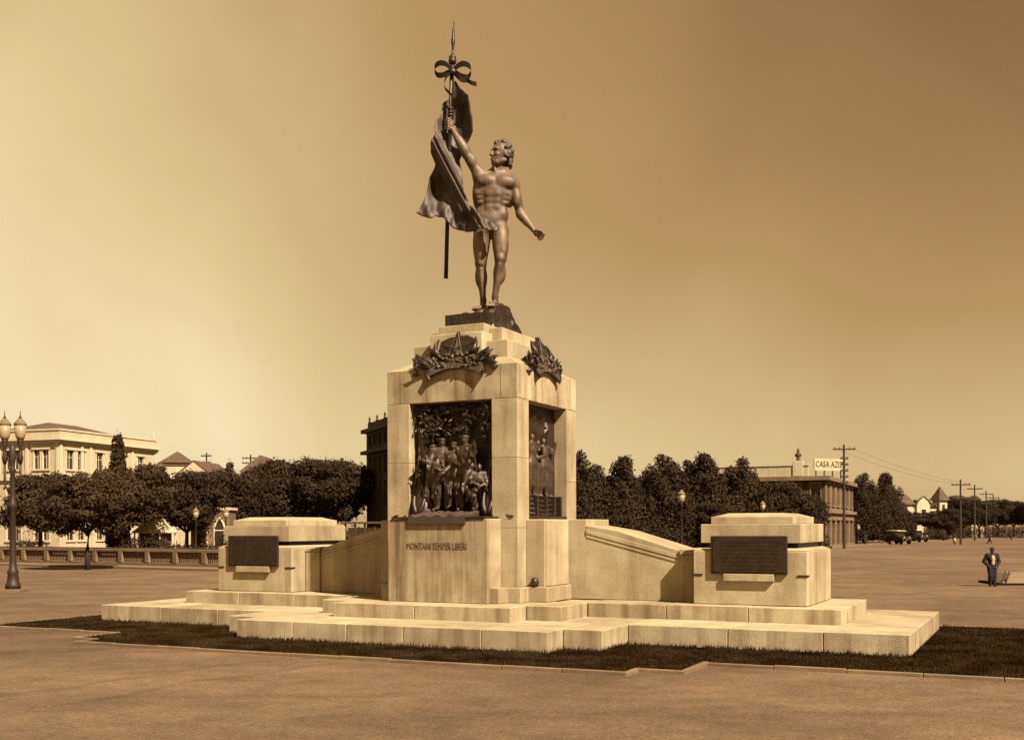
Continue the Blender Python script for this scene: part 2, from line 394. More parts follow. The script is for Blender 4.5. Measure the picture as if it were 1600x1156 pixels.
step('upper_step', [
    (-c1, c1, -d1, db, [(-d1, .1, -c1, -2.9), (-d1, .1, 2.9, c1), (.1, 1.3, -c1, -7.3), (.1, 1.3, 7.3, c1), (1.3, db, -c1, -7.0), (1.3, db, 7.0, c1)]),
    (-c2, c2, -d2, -d1, [(-d2, -d1, -c2, -c3), (-d2, -d1, c3, c2), (-d2, -d1, -c3, c3)]),
    (-c3, c3, -d3, -d2, [(-d3, -d2, -c3, c3)])], Z1 - .03, Z2, 1.7)

# ---------------------------------------------------------------- pillar
P = 1.61
bx('pillar_core', (-1.18, 1.18, -1.18, 1.18, Z2, 5.75), mon)
def pier(x0, x1, y0, y1, seed):
    core = MB().box(x0 + .02, x1 - .02, y0 + .02, y1 - .02, Z2, 5.03).build('pier', 'stone', mon)
    rs = random.Random(seed); zs = [1.03, 2.1 + rs.uniform(-.2, .2), 3.55 + rs.uniform(-.25, .25), 5.028]
    for i in range(3): bx('stone_block', (x0, x1, y0, y1, zs[i] + .002, zs[i + 1] - .002), core, 'stone', .008)
pier(-P, -1.04, -P, -1.04, 1); pier(1.0, P, -P, -1.04, 2); pier(-P, -1.04, 1.04, P, 3); pier(1.0, P, 1.04, P, 4)
bx('plinth', (-1.72, 1.72, -1.72, 1.72, Z2, 1.03), mon)
# entablature: corner blocks and slightly recessed middle blocks
en = MB().box(-P + .03, P - .03, -P + .03, P - .03, 5.03, 5.76).build('entablature', 'stone', mon)
for sx in (-1, 1):
    for sy in (-1, 1):
        xa, xb = sorted((sx * P, sx * 1.21)); ya, yb = sorted((sy * P, sy * 1.21))
        bx('stone_block', (xa, xb, ya, yb, 5.034, 5.77), en, 'stained', .008)
for sy in (-1, 1):
    ya, yb = sorted((sy * (P - .008), sy * 1.21))
    for xa, xb in ((-1.207, -.42), (-.417, .43), (.433, 1.207)): bx('stone_block', (xa, xb, ya, yb, 5.034, 5.768), en, 'stained', .006)
    for xa, xb in ((-1.207, -.35), (-.347, .47), (.473, 1.207)): bx('stone_block', (ya, yb, xa, xb, 5.034, 5.768), en, 'stained', .006)
MB().frustum((-P + .02, P - .02, -P + .02, P - .02, 5.772), (-1.2, 1.2, -1.2, 1.2, 5.98)).build('weathering_course', 'stone', mon)
bx('tier_block', (-1.17, 1.17, -1.17, 1.17, 5.93, 6.36), mon)
bx('tier_arm', (-.65, .65, -1.36, 1.36, 5.86, 6.55), mon)
bx('tier_cross', (-.90, .90, -.87, .87, 6.33, 6.69), mon)
bx('tier_top', (-.57, .57, -1.10, 1.10, 6.5, 6.775), mon)
# inscription block in front, side blocks
ib = bx('inscription_block', (-1.21, 1.21, -2.24, -1.60, Z2, 2.48), mon, 'stained', .015)
tm = text_mesh('MONTANI SEMPER LIBERI', .168, .006)
tw = max(v.co.x for v in tm.vertices) - min(v.co.x for v in tm.vertices)
for v in tm.vertices: v.co.x *= 1.46 / tw; v.co.z *= 1.25
link('inscription', tm, 'letter', ib, loc=(0, -2.243, 1.90))
bx('block_foot', (-1.42, 1.42, -2.13, -1.60, Z2, 1.035), mon)
for s in (-1, 1):
    xa, xb = sorted((s * 1.6, s * 2.05)); sb = bx('side_block', (xa, xb, -1.2, .12, Z2, 2.47), mon, 'stone', .02)
    xa, xb = sorted((s * 2.0, s * 2.08)); bx('rib', (xa, xb, -1.16, .0, 1.04, 2.45), sb, 'stone', .01)
    xa, xb = sorted((s * 1.6, s * 2.15)); bx('side_foot', (xa, xb, -1.32, .02, Z2, 1.03), mon, 'stone', .012)
MB().lathe([(.0, 0), (.07, .0), (.085, .06), (.085, .13), (.06, .19), (.0, .20)], (1.84, -1.26, 1.03), 12).build('drain_cap', 'bronze', mon, smooth=True)

# ---------------------------------------------------------------- wings and end pedestals
for s in (-1, 1):
    def X(v): return v * s
    prof = [(1.6, Z2), (5.06, Z2), (5.06, 1.72), (4.60, 1.74), (2.47, 2.28), (2.47, 2.47), (1.6, 2.47)]
    wg = MB().prism([(X(a), b) for a, b in prof], .10, 1.5).build('wing_wall', 'stone', mon, .01)
    # coping in three courses
    for k, (dz0, dz1, pr) in enumerate(((-.21, -.125, .016), (-.122, -.03, .03), (-.027, .05, .012))):
        q = [(2.475, 2.28 + dz0), (4.62, 1.735 + dz0), (4.62, 1.735 + dz1), (3.2, 2.10 + dz1 + (.06 if k == 2 else 0)), (2.475, 2.28 + dz1)]
        MB().prism([(X(a), b) for a, b in q], .10 - pr, 1.5 + pr).build('coping', 'stone', wg, .006)
    xa, xb = sorted((X(4.64), X(5.065))); MB().frustum((xa, xb, .03, 1.57, Z2), (xa, xb, .03, 1.57, 1.70)).build('end_pier', 'stone', wg, .012)
    q = [(4.63, 1.705), (5.07, 1.705), (5.07, 1.74), (4.63, 1.83)]
    MB().prism([(X(a), b) for a, b in q], .02, 1.58).build('pier_cap', 'stone', wg, .006)
    # pedestal
    cx = X(6.24)
    pd = MB().frustum((cx - 1.16, cx + 1.16, -.5, 2.1, Z2), (cx - 1.16, cx + 1.16, -.5, 2.1, 1.81)).build('pedestal', 'stone', mon, .02)
    MB().frustum((cx - 1.155, cx + 1.155, -.495, 2.095, 1.812), (cx - 1.03, cx + 1.03, -.37, 1.97, 1.865)).build('shoulder', 'stone', pd)
    MB().box(cx - .93, cx + .93, -.27, 1.87, 1.84, 1.99).build('recessed_shade_band', 'bronze', pd)  # dark bronze colour paints shade into the stone groove under the cap
    bx('cap', (cx - 1.02, cx + 1.02, -.42, 2.02, 1.962, 2.35), pd, 'stone', .012)
    bx('cap_step', (cx - .84, cx + .84, -.29, 1.89, 2.352, 2.50), pd, 'stone', .01)
    MB().frustum((cx - .80, cx + .80, -.25, 1.85, 2.502), (cx - .55, cx + .55, 0, 1.6, 2.575)).build('cap_top', 'stone', pd, .006)
    pq = MB().box(cx - .775, cx + .775, -.57, -.502, 1.34, 2.11).build('plaque', 'bronze', pd, .01)
    MB().box(cx - .72, cx + .72, -.582, -.571, 1.385, 2.065).build('text_field', 'bronze', pq)
    mbb = MB(); rs = random.Random(5 + s)
    for r in range(8):                       # raised lines of worn, unreadable lettering
        z = 2.0 - r * .078; x = -.64 + rs.uniform(0, .1)
        while x < .62:
            w = rs.uniform(.04, .15)
            if x + w > .66: break
            mbb.box(cx + x, cx + x + w, -.589, -.5825, z - .017, z + .017); x += w + .03
    mbb.build('worn_lettering', 'bronze', pq)
    bx('ledge', (cx - .51, cx + .51, -.59, -.503, 1.20, 1.345), pd, 'stone', .008)
    for k in (-1, 1):
        xx = cx + k * 1.16
        MB().box(*(sorted((xx - k * .2, xx + k * .012))), -.515, -.38, 1.30, 1.335).build('bracket', 'bronze', pd)

# ---------------------------------------------------------------- generic standing figure for reliefs and passers-by
def human(o=None):
    J = dict(hd=(0, 0, .93), nk=(0, .005, .85), s0=(-.115, .01, .81), s1=(.115, .01, .81), e0=(-.15, .02, .63), e1=(.15, .02, .63),
             w0=(-.16, -.03, .475), w1=(.16, -.03, .475), h0=(-.055, 0, .51), h1=(.055, 0, .51), k0=(-.06, -.015, .28), k1=(.06, -.015, .28),
             a0=(-.06, .012, .045), a1=(.06, .012, .045), ch=(0, 0, .73), ab=(0, 0, .60))
    if o: J.update(o)
    return J
def v3(p): return np.array(p, float)
def fig_prims(J, fat=0.0, parts=('head', 'torso', 'arms', 'legs', 'hands', 'feet')):
    p = []; f = fat; j = {k: v3(v) for k, v in J.items()}
    if 'torso' in parts:
        p += [ell(j['ch'], (.115 + f, .075 + f, .11), .04), ell(j['ab'], (.092 + f, .066 + f, .10), .04), ell((j['h0'] + j['h1']) / 2 + v3((0, .008, .02)), (.095 + f, .075 + f, .075), .04),
              cap(j['s0'], j['s1'], .048 + f, .048 + f, .04)]
    if 'head' in parts:
        hd = j['hd']; p += [ell(hd, (.044, .055, .062), .01), ell(hd + v3((0, -.018, -.035)), (.033, .035, .032), .015), cap(j['nk'], hd - v3((0, 0, .03)), .033, .03, .02),
                            cap(hd + v3((0, -.052, .0)), hd + v3((0, -.064, -.018)), .008, .011, .008)]
    if 'arms' in parts:
        for i in '01': p += [cap(j['s' + i], j['e' + i], .042 + f, .031 + f, .02), cap(j['e' + i], j['w' + i], .031 + f, .021 + f, .015)]
    if 'hands' in parts:
        for i in '01':
            d = j['w' + i] - j['e' + i]; d /= np.linalg.norm(d); w = j['w' + i]; sd = np.cross(d, (0, 1, 0)); sd /= max(np.linalg.norm(sd), 1e-6)
            p += [ell(w + d * .025, (.022, .02, .026), .01)]
            for q in (-1.5, -.5, .5, 1.5): p += [cap(w + d * .035 + sd * q * .011, w + d * (.082 - abs(q) * .008) + sd * q * .012 + v3((0, -.012, 0)), .0075, .006, .004)]
            p += [cap(w + d * .015 + sd * .018, w + d * .045 + sd * .036, .008, .006, .005)]
    if 'legs' in parts:
        for i in '01': p += [cap(j['h' + i], j['k' + i], .068 + f, .044 + f, .02), cap(j['k' + i], j['a' + i], .044 + f, .028 + f, .015), ell((j['k' + i] * .65 + j['a' + i] * .35) + v3((0, .012, 0)), (.042 + f, .044 + f, .08), .03)]
    if 'feet' in parts:
        for i in '01':
            a = j['a' + i]; p += [cap(a + v3((0, .015, -.018)), a + v3((.012 if i == '1' else -.012, -.085, -.028)), .028, .02, .012)]
    return p

# ---------------------------------------------------------------- bronze relief panels
def leaf_mesh(l=1.0, w=.45):
    m = MB(); m.add([(0, 0, 0), (w * .5, -.06 * l, l * .4), (0, -.16 * l, l * .45), (-w * .5, -.06 * l, l * .4), (0, -.05 * l, l), (0, .08 * l, l * .45)],
                    [(0, 1, 2), (0, 2, 3), (1, 4, 2), (2, 4, 3), (0, 5, 1), (0, 3, 5), (1, 5, 4), (3, 4, 5)])
    return m
def leaf_spray(name, pts, mat, parent, ls=.12, seed=1):
    rs = random.Random(seed); m = MB(); lf = leaf_mesh(1, .5)
    for c in pts:
        T = Matrix.Translation(c) @ Matrix.Rotation(rs.uniform(0, 2 * PI), 4, 'Y') @ Matrix.Rotation(rs.uniform(-.8, .3), 4, 'X') @ Matrix.Scale(ls * rs.uniform(.7, 1.3), 4)
        m.add([T @ Vector(v) for v in lf.v], lf.f)
    o = m.build(name, mat, parent); o['kind'] = 'stuff'; return o
def relief_front():
    r = MB().box(-1.06, 1.02, -1.22, -1.185, 2.45, 5.045).build('relief_panel', 'bronze', mon)
    r['label'] = 'bronze relief of figures standing between two trees, front face'
    rs = random.Random(3)
    def trunk(x, r0, lean, seed):
        rr = random.Random(seed); path = []; rad = []
        for i in range(15):
            t = i / 14; path.append((x + lean * t + .03 * math.sin(t * 9 + seed), -1.36 - .05 * math.sin(t * 7), 2.56 + t * 1.95)); rad.append(r0 * (1.35 - .75 * t) + (.12 * (1 - t * 5) if t < .2 else 0) + rr.uniform(-.012, .012))
        m = MB().tube(path, rad, 10)
        for k in range(4):                  # bark ropes and roots winding up
            pp = []
            for i in range(18):
                t = i / 17; a = k * 1.6 + t * 3.0; j = min(14, int(t * 14)); c = path[j]
                pp.append((c[0] + math.cos(a) * rad[j] * .95, c[1] - abs(math.sin(a)) * rad[j] * .95, 2.56 + t * 1.95))
            m.tube(pp, [.045 * (1.2 - t / 22) for t in range(18)], 6)
        for k in range(5):
            a = rr.uniform(-.3, .3); m.tube([(x, -1.4, 2.8), (x + a, -1.5, 2.62), (x + a * 2.2, -1.6 - .1 * abs(a), 2.54)], [.07, .055, .02], 6)
        return m.build('tree_trunk', 'bronze', r, smooth=True)
    trunk(-.83, .16, -.02, 1); trunk(.86, .12, .02, 2)
    for bp in (((-.8, 4.2), (-.55, 4.5), (-.25, 4.62)), ((-.85, 4.3), (-.9, 4.7), (-.75, 4.95)), ((.86, 4.2), (.6, 4.6), (.45, 4.8)), ((.88, 4.3), (.9, 4.7), (.92, 4.95))):
        MB().tube([(a, -1.36, b) for a, b in bp], [.06, .045, .02], 6).build('branch', 'bronze', r, smooth=True)
    pts = []
    for cx, cz, sx, sz, n in ((-.75, 4.72, .26, .22, 110), (-.35, 4.52, .30, .14, 80), (-.62, 4.36, .24, .16, 60), (.82, 4.72, .2, .26, 90), (.45, 4.66, .2, .14, 50), (.80, 4.25, .14, .2, 40), (-.05, 4.86, .4, .12, 60), (.2, 4.45, .2, .12, 22)):
        for i in range(n):
            x = min(max(rs.gauss(cx, sx * .6), -1.0), .96); z = min(rs.gauss(cz, sz * .6), 4.96)
            pts.append(Vector((x, -1.30 - rs.uniform(0, .24), z)))
    leaf_spray('foliage', pts, 'bronze', r, .14, 4)
    poses = [  # x, z, scale, turn, pose
        (-.50, 2.66, 1.30, -.3, dict(e0=(-.19, -.06, .70), w0=(-.10, -.17, .74), e1=(.16, -.08, .66), w1=(.02, -.19, .73), k0=(-.08, -.05, .28))),
        (-.27, 2.68, 1.40, .4, dict(e0=(-.17, -.06, .64), w0=(-.04, -.13, .55), e1=(.17, -.05, .64), w1=(.06, -.16, .53), k1=(.09, -.06, .28))),
        (.02, 2.72, 1.28, .2, dict(e1=(.2, -.04, .68), w1=(.24, -.10, .80))),
        (.30, 2.66, 1.46, -.2, dict(e1=(.19, -.09, .70), w1=(.27, -.15, .84), e0=(-.17, -.04, .64), w0=(-.02, -.14, .6), k1=(.10, -.09, .29), a1=(.16, .03, .05))),
        (.60, 2.62, 1.05, .5, dict(h0=(-.055, .02, .40), h1=(.055, .02, .40), ch=(.02, -.08, .60), ab=(.01, -.03, .49), s0=(-.1, -.08, .69), s1=(.12, -.08, .69), nk=(.02, -.10, .73), hd=(.03, -.13, .81), k0=(-.07, -.14, .30), k1=(.08, .05, .12), a0=(-.06, -.04, .05), a1=(.10, .2, .05), e0=(-.15, -.14, .55), w0=(-.02, -.2, .50), e1=(.17, -.12, .53), w1=(.06, -.2, .47)))]
    for x, z, sc, tz, ps in poses:
        pr = fig_prims(human(ps), .008)
        pr += [ell(v3(human(ps)['hd']) + v3((0, 0, .035)), (.058, .066, .018), .012)] if sc > 1.2 else []
        J = human(ps); hp_ = (v3(J['h0']) + v3(J['h1'])) / 2
        pr += [ell(hp_ + v3((0, 0, -.02)), (.115, .095, .075), .03), cap(hp_ + v3((-.1, 0, .07)), hp_ + v3((.1, 0, .07)), .05, .05, .01)]
        rr = random.Random(int(x * 100) + 500)
        for q in range(46):
            b = rr.choice(('ch', 'ab', 'k0', 'k1', 'e0', 'e1')); pr.append(ell(v3(J[b]) + v3((rr.uniform(-.09, .09) * (1 if b in ('ch', 'ab') else .4), -rr.uniform(.03, .075), rr.uniform(-.09, .09))), (.012, .016, rr.uniform(.02, .06)), .008))
        fm = sdf_mesh('figure', pr, .014)
        o = link('figure', fm, 'relief', r, True, (x, -1.50, z), tz); o.scale = (sc * 1.14, sc * 1.14, sc * 1.14)
    for (a, b) in (((-.75, -1.62, 3.75), (-.2, -1.66, 3.55)), ((.45, -1.64, 3.55), (.62, -1.55, 3.95)), ((.58, -1.5, 3.5), (.5, -1.5, 4.05))):
        MB().tube([a, b], .022, 6).build('staff', 'bronze', r)
    # ground shelf and the tongue of earth that hangs over the block
    MB().box(-1.10, 1.16, -2.27, -1.2, 2.484, 2.53).build('shelf', 'bronze', r, .008)
    m = MB(); n1, n2 = 24, 10; vs = []
    for i in range(n1 + 1):
        for j in range(n2 + 1):
            x = -.66 + 1.36 * i / n1; t = j / n2; y = -1.25 - 1.05 * t
            vs.append((x, y, 2.66 - .12 * t ** 1.5 + .025 * math.sin(x * 19 + t * 7) + rs.uniform(-.012, .012)))
    fs = [(i * (n2 + 1) + j, (i + 1) * (n2 + 1) + j, (i + 1) * (n2 + 1) + j + 1, i * (n2 + 1) + j + 1) for i in range(n1) for j in range(n2)]
    b0 = len(vs); vs += [(v[0], v[1], 2.38) for v in vs[:b0]]
    fs += [tuple(k + b0 for k in reversed(f)) for f in fs]
    ed = [i * (n2 + 1) + n2 for i in range(n1 + 1)]
    fs += [(ed[i], ed[i + 1], ed[i + 1] + b0, ed[i] + b0) for i in range(n1)]
    for e in ([j for j in range(n2 + 1)], [n1 * (n2 + 1) + j for j in range(n2 + 1)]): fs += [(e[j], e[j + 1], e[j + 1] + b0, e[j] + b0) for j in range(n2)]
    m.add(vs, fs); m.build('earth_tongue', 'flag', r)
    return r
relief_front()
def relief_side():
    r = empty('relief_panel', (0, 0, 0), PI / 2, mon); r['label'] = 'darker bronze relief with figures above a boat rail, right face'
    # own frame: x along the face, -y outwards (monument +x)
    MB().box(-1.04, 1.04, -1.30, -1.185, 2.45, 5.04).build('back_plate', 'bronze', r)
    rs = random.Random(9)
    for i, (x, z, sc, tz, ps) in enumerate(((-.62, 2.98, 1.25, .3, {}), (-.30, 2.98, 1.42, -.2, dict(e1=(.18, -.07, .68), w1=(.08, -.17, .75))), (.02, 2.98, 1.30, .1, dict(e0=(-.17, -.06, .66), w0=(-.05, -.16, .70))), (.32, 2.98, 1.36, -.4, dict(e1=(.19, -.03, .72), w1=(.22, -.08, .90))), (.62, 2.98, 1.2, 0, {}))):
        fm = sdf_mesh('figure', fig_prims(human(ps), .01), .02)
        o = link('figure', fm, 'relief', r, True, (x, -1.34, z), tz); o.scale = (sc, sc * .8, sc)
    for k in range(4): MB().tube([(-1.0, -1.42 + .02 * k, 2.62 + k * .11), (0, -1.50 + .02 * k, 2.56 + k * .10), (.95, -1.42, 2.62 + k * .105)], [.045, .055, .045], 8).build('boat_rail', 'bronze', r, smooth=True)
    for x in (-.9, -.45, 0.05, .5, .85): MB().box(x - .035, x + .035, -1.56, -1.35, 2.54, 3.0).build('rail_post', 'bronze', r, .008)
    MB().box(-1.03, 1.03, -1.62, -1.2, 2.478, 2.545).build('shelf', 'bronze', r, .008)
    m = MB(); c = (.52, -1.33, 4.55); pts = [(c[0] + (.20 if k % 2 == 0 else .07) * math.sin(k * PI / 5), c[2] + (.20 if k % 2 == 0 else .07) * math.cos(k * PI / 5)) for k in range(10)]
    m.add([(p[0], -1.30, p[1]) for p in pts] + [(c[0], -1.38, c[2])], [(k, (k + 1) % 10, 10) for k in range(10)]); m.build('star', 'bronze', r)
    MB().tube([(.50, -1.34, 2.9), (.52, -1.36, 3.8), (.52, -1.34, 4.4)], [.03, .025, .02], 8).build('mast', 'bronze', r)
    nx, nz = 18, 22; vs = [(-.95 + 1.3 * i / nx, -1.335 - .03 * math.sin(i * .9 + j * .25) - .02 * math.sin(j * .7), 3.9 + 1.0 * j / nz) for i in range(nx + 1) for j in range(nz + 1)]
    MB().add(vs, [(i * (nz + 1) + j, (i + 1) * (nz + 1) + j, (i + 1) * (nz + 1) + j + 1, i * (nz + 1) + j + 1) for i in range(nx) for j in range(nz)]).build('sail', 'bronze', r, smooth=True)
relief_side()

# ---------------------------------------------------------------- bronze emblems on the cornice
def emblem(rz, lab):
    e = empty('emblem', (0, 0, 0), rz, mon); e['label'] = lab
    yl = lambda z: -1.655 + (z - 5.55) * .24
    def P3(x, z, o=0): return (x, yl(z) - o * .6, z)
    def plate(name, pts, th, dome=.0, mat='bronze'):
        n = len(pts); cx = sum(p[0] for p in pts) / n; cz = sum(p[1] for p in pts) / n
        m = MB(); m.add([P3(a, b, -.05) for a, b in pts] + [P3(a, b, th) for a, b in pts] + [P3(cx, cz, th + dome)],
                        [(i, (i + 1) % n, (i + 1) % n + n, i + n) for i in range(n)] + [(i + n, (i + 1) % n + n, 2 * n) for i in range(n)] + [tuple(range(n - 1, -1, -1))])
        return m.build(name, mat, e)
    plate('cartouche', [(-.30, 5.95), (.42, 5.95), (.46, 6.2), (.44, 6.40), (.30, 6.46), (-.12, 6.44), (-.34, 6.36), (-.38, 6.15)], .06, .03)
    c = (.07, 6.16)
    plate('star', [(c[0] + (.40 if k % 2 == 0 else .16) * math.sin(k * PI / 5), c[1] + (.40 if k % 2 == 0 else .16) * math.cos(k * PI / 5)) for k in range(10)], .09, .10)
    for (a, b) in (((.07, 6.56), (-.10, 6.02)), ((.07, 6.56), (.24, 6.02))): MB().tube([P3(*a, .13), P3(*b, .14)], .012, 6).build('star_edge', 'flag', e)
    # arched scroll
    n = 26; top = []; bot = []
    for i in range(n + 1):
        t = -1 + 2 * i / n; x = .12 + .66 * t; zc = 5.68 + .17 * (1 - t * t); top.append((x, zc + .12)); bot.append((x, zc - .11))
    m = MB(); vs = [P3(*p, .12 + .05 * math.cos(i * .5)) for i, p in enumerate(top)] + [P3(*p, .15) for p in bot] + [P3(*p, -.04) for p in top] + [P3(*p, -.04) for p in bot]; k = n + 1
    fs = []
    for i in range(n): fs += [(i, i + 1, k + i + 1, k + i), (2 * k + i, 3 * k + i, 3 * k + i + 1, 2 * k + i + 1), (i, 2 * k + i, 2 * k + i + 1, i + 1), (k + i, k + i + 1, 3 * k + i + 1, 3 * k + i)]
    fs += [(0, k, 3 * k, 2 * k), (n, 2 * k + n, 3 * k + n, k + n)]
    m.add(vs, fs); m.build('scroll', 'flag', e)
    for sx in (-1, 1):                      # ribbon ends, fruit clusters, horn
        x0 = .12 + sx * .64; MB().tube([P3(x0, 5.72, .1), P3(x0 + sx * .03, 5.62, .14), P3(x0 - sx * .02, 5.53, .10)], [.06, .05, .03], 6, .6).build('ribbon_end', 'bronze', e)
        MB().tube([P3(.05 + sx * .40, 6.02, .08), P3(.05 + sx * .50, 6.15, .14), P3(.05 + sx * .49, 6.30, .1), P3(.05 + sx * .45, 6.42, .04)], [.08, .07, .045, .012], 8).build('horn', 'bronze', e, smooth=True)
        pr = []
        rs = random.Random(11 + sx)
        for i in range(26): pr.append(ell((.08 + sx * rs.uniform(.28, .66), yl(5.9) - .06 - rs.uniform(0, .05), 5.78 + rs.uniform(0, .27)), (.035, .035, .035), .008))
        link('fruit_cluster', sdf_mesh('fruit_cluster', pr, .014), 'flag', e, True)
    pr = []; rs = random.Random(31)
    for i in range(150):
        x = rs.uniform(-.86, 1.0); t = abs(x - .07) / .95; z = 5.70 + rs.uniform(.0, .34) * (1.25 - t) + .12 * t
        pr.append(ell((x, yl(z) - .02 - rs.uniform(0, .05), z), (rs.uniform(.02, .07), .06, rs.uniform(.02, .05)), .008))
    link('garland', sdf_mesh('garland', pr, .014), 'relief', e, True)
    rs = random.Random(21); lm = leaf_mesh(.26, .12).mesh('leaf')
    for sx in (-1, 1):
        for i in range(30):
            t = i / 29; x = .06 + sx * (.42 + .46 * t + rs.uniform(-.05, .05)); z = 5.98 - .20 * t + rs.uniform(-.12, .12)
            o = link('leaf', lm, 'bronze', e, False, P3(x, z, .05 + rs.uniform(0, .08)))
            o.rotation_euler = (rs.uniform(-.5, .4), sx * (1.1 + rs.uniform(-.7, .7)), 0)
    return e
emblem(0, 'bronze coat of arms with star, leaves and scroll on front cornice').location = (.05, 0, 0)
es = emblem(PI / 2, 'bronze coat of arms seen edge on, right cornice'); es.scale = (.88, 1, .95); es.location = (0, -.28, .29)

# ================================================================== BRONZE STATUE
D = ML((.05, -.1, 0)).y
PX = D / FPX
st = empty('bronze_statue', (ML((.05, -.1, 0)).x, D, 6.78 * S))
tag(st, 'bronze nude youth with raised arm gripping a draped flag on top of monument', 'statue')
OFF = Vector(st.location)
def TP(V):
    """figure space (photo px u, depth px, px v) -> statue local metres"""
    V = np.asarray(V, float); a = V[:, 0] - 800; b = V[:, 2] - HZ
    du = a + ROLL * b; dv = b - ROLL * a
    return np.stack([du * PX - OFF.x, V[:, 1] * PX, EYE - dv * PX - OFF.z], 1)
def U(u, v, d=0): return (u, d, v)
def TPm(V):
    return TP(V)
def statue_body():
    p = []
    A = p.append
    # trunk
    A(ell(U(767, 352, 1), (24, 15.5, 16), 8)); A(ell(U(769, 331, 0), (20.5, 13.5, 24), 8)); A(ell(U(772, 301, 2), (29.5, 18.5, 28), 8)); A(ell(U(776, 284, 3), (31, 15, 14), 8))
    A(ell(U(746, 303, 5), (8, 12, 24), 7)); A(ell(U(797, 305, 6), (6, 11, 18), 7))
    for c, r in ((U(761, 286, -10.2), (14.5, 7.6, 10)), (U(788, 288, -9.8), (17, 7.6, 10.5))): A(ell(c, r, 2.5))
    for vv, wd in ((307, 5.2), (317, 5.2), (327, 5.2)):
        for uu in (764, 775.5): A(ell(U(uu, vv, -12.4 if vv < 312 else -10.9), (wd, 3.2, 4.4), 4))
    A(ell(U(769, 343, -8), (12, 6, 10), 7))
    A(ell(U(752, 337, -1), (8, 9.5, 10), 9)); A(ell(U(786, 337, -1.5), (8, 9.5, 10), 9))
    for i in range(3): A(ell(U(751 + i, 305 + i * 7, -6.4), (6, 4, 2.6), 4)); A(ell(U(790 - i, 306 + i * 7, -6.4), (6, 4, 2.6), 4))
    A(ell(U(756, 360, 11), (15, 13, 14), 6)); A(ell(U(780, 360, 11), (15, 13, 14), 6))
    A(cap(U(774.5, 279, -21.5), U(774.2, 297, -21.5), 1.6, 1.6, 1.5, -1)); A(cap(U(773, 301, -18.5), U(769.6, 336, -17.5), 1.5, 1.5, 1.5, -1)); A(ell(U(769.6, 338, -16.5), (1.3, 2, 1.6), .8, -1))
    A(cap(U(747, 343, -13), U(764, 365, -17.5), 1.6, 1.6, 2, -1)); A(cap(U(792, 343, -13), U(776, 365, -17.5), 1.6, 1.6, 2, -1))
    A(cap(U(748, 297, -13.5), U(771, 298.5, -20), 1.6, 1.5, 1.5, -1)); A(cap(U(778, 298.5, -20), U(803, 300, -12), 1.5, 1.6, 1.5, -1))
    # neck, traps, collar bones
    A(cap(U(775, 276, 4), U(780, 254, 2), 9.3, 8.2, 4)); A(cap(U(780, 264, 6), U(799, 281, 4), 7, 8, 6)); A(cap(U(773, 266, 6), U(757, 277, 3), 6.5, 8, 6))
    A(cap(U(776, 274, -8), U(797, 278, -6), 2.2, 2.4, 2)); A(cap(U(772, 274, -8), U(757, 274, -5), 2.2, 2.4, 2)); A(cap(U(775, 273, -8), U(771, 256, -4), 2.2, 2.4, 2))
    # raised arm
    A(ell(U(750, 276, 0), (12, 12, 13), 5)); A(cap(U(749, 274, -1), U(728, 241, -6), 9.4, 7.2, 4)); A(ell(U(738, 255, -8), (6.5, 6, 9), 4, 1, None))
    A(cap(U(728, 241, -6), U(708, 206, -5), 7.0, 4.4, 4)); A(cap(U(726, 236, -7), U(718, 222, -7), 7.4, 5.6, 4))
    A(ell(U(704.5, 198, -4), (5.5, 6, 8), 3))
    for i in range(4):
        zz = 190.5 + i * 4.1; A(cap(U(708, zz + 2, -6), U(701, zz, -10.5), 2.2, 2.1, 1)); A(cap(U(701, zz, -10.5), U(696.5, zz + 1, -6), 2.1, 1.9, 1))
    A(cap(U(708, 203, -6), U(700, 206.5, -10), 2.3, 1.9, 1.5))
    # lowered arm
    A(ell(U(801, 289, 1), (11, 12, 13), 5)); A(cap(U(803, 292, 1), U(813, 333, 2), 9.0, 6.4, 4)); A(ell(U(807, 312, -5), (7, 6, 13), 4)); A(ell(U(809, 314, 7), (6.5, 6, 14), 4))
    A(cap(U(813, 333, 2), U(834, 362.5, -9), 6.4, 4.2, 4)); A(cap(U(815, 337, 0), U(823, 348, -4), 7.4, 5.6, 4))
    A(ell(U(839.5, 367.5, -11.5), (6.2, 5.4, 5.6), 3))
    for i in range(4):
        c = U(843.5 - i * .7, 366.0 + i * 2.9, -14.5 + i * 1.2); A(cap(c, U(849.5 - i * 1.2, 369 + i * 2.1, -14 + i * 1.3), 2.3, 2.1, 1)); A(cap(U(849.5 - i * 1.2, 369 + i * 2.1, -14 + i * 1.3), U(847 - i, 373.3 + i * 1.3, -11), 2.1, 1.9, 1))
    A(cap(U(838, 364, -16), U(846, 366.5, -18.5), 2.3, 1.9, 1.2))
    # legs: weight on the rear leg, the other a stride forward
    A(cap(U(754, 362, 3), U(751, 409, 8), 14.2, 8.8, 5)); A(ell(U(751, 383, 2), (12, 11.5, 27), 5)); A(ell(U(747, 399, 3), (4.2, 5.5, 11), 4)); A(ell(U(756, 401, 3), (4.2, 5.5, 9), 4))
    A(ell(U(751, 411, 1), (5, 4.2, 5.5), 4)); A(cap(U(751, 411, 9), U(754.5, 467, 17), 8.2, 4.5, 4)); A(ell(U(751.5, 430, 16), (9.3, 8.6, 17), 5)); A(ell(U(747.5, 428, 17), (4.6, 6, 12), 4)); A(cap(U(751, 420, 3), U(754, 462, 12), 3.4, 2.8, 3))
    A(cap(U(756, 477, 20), U(741, 482, 4), 4.9, 3.5, 4)); A(cap(U(755, 466, 17), U(754, 478, 18), 4.5, 4.8, 3))
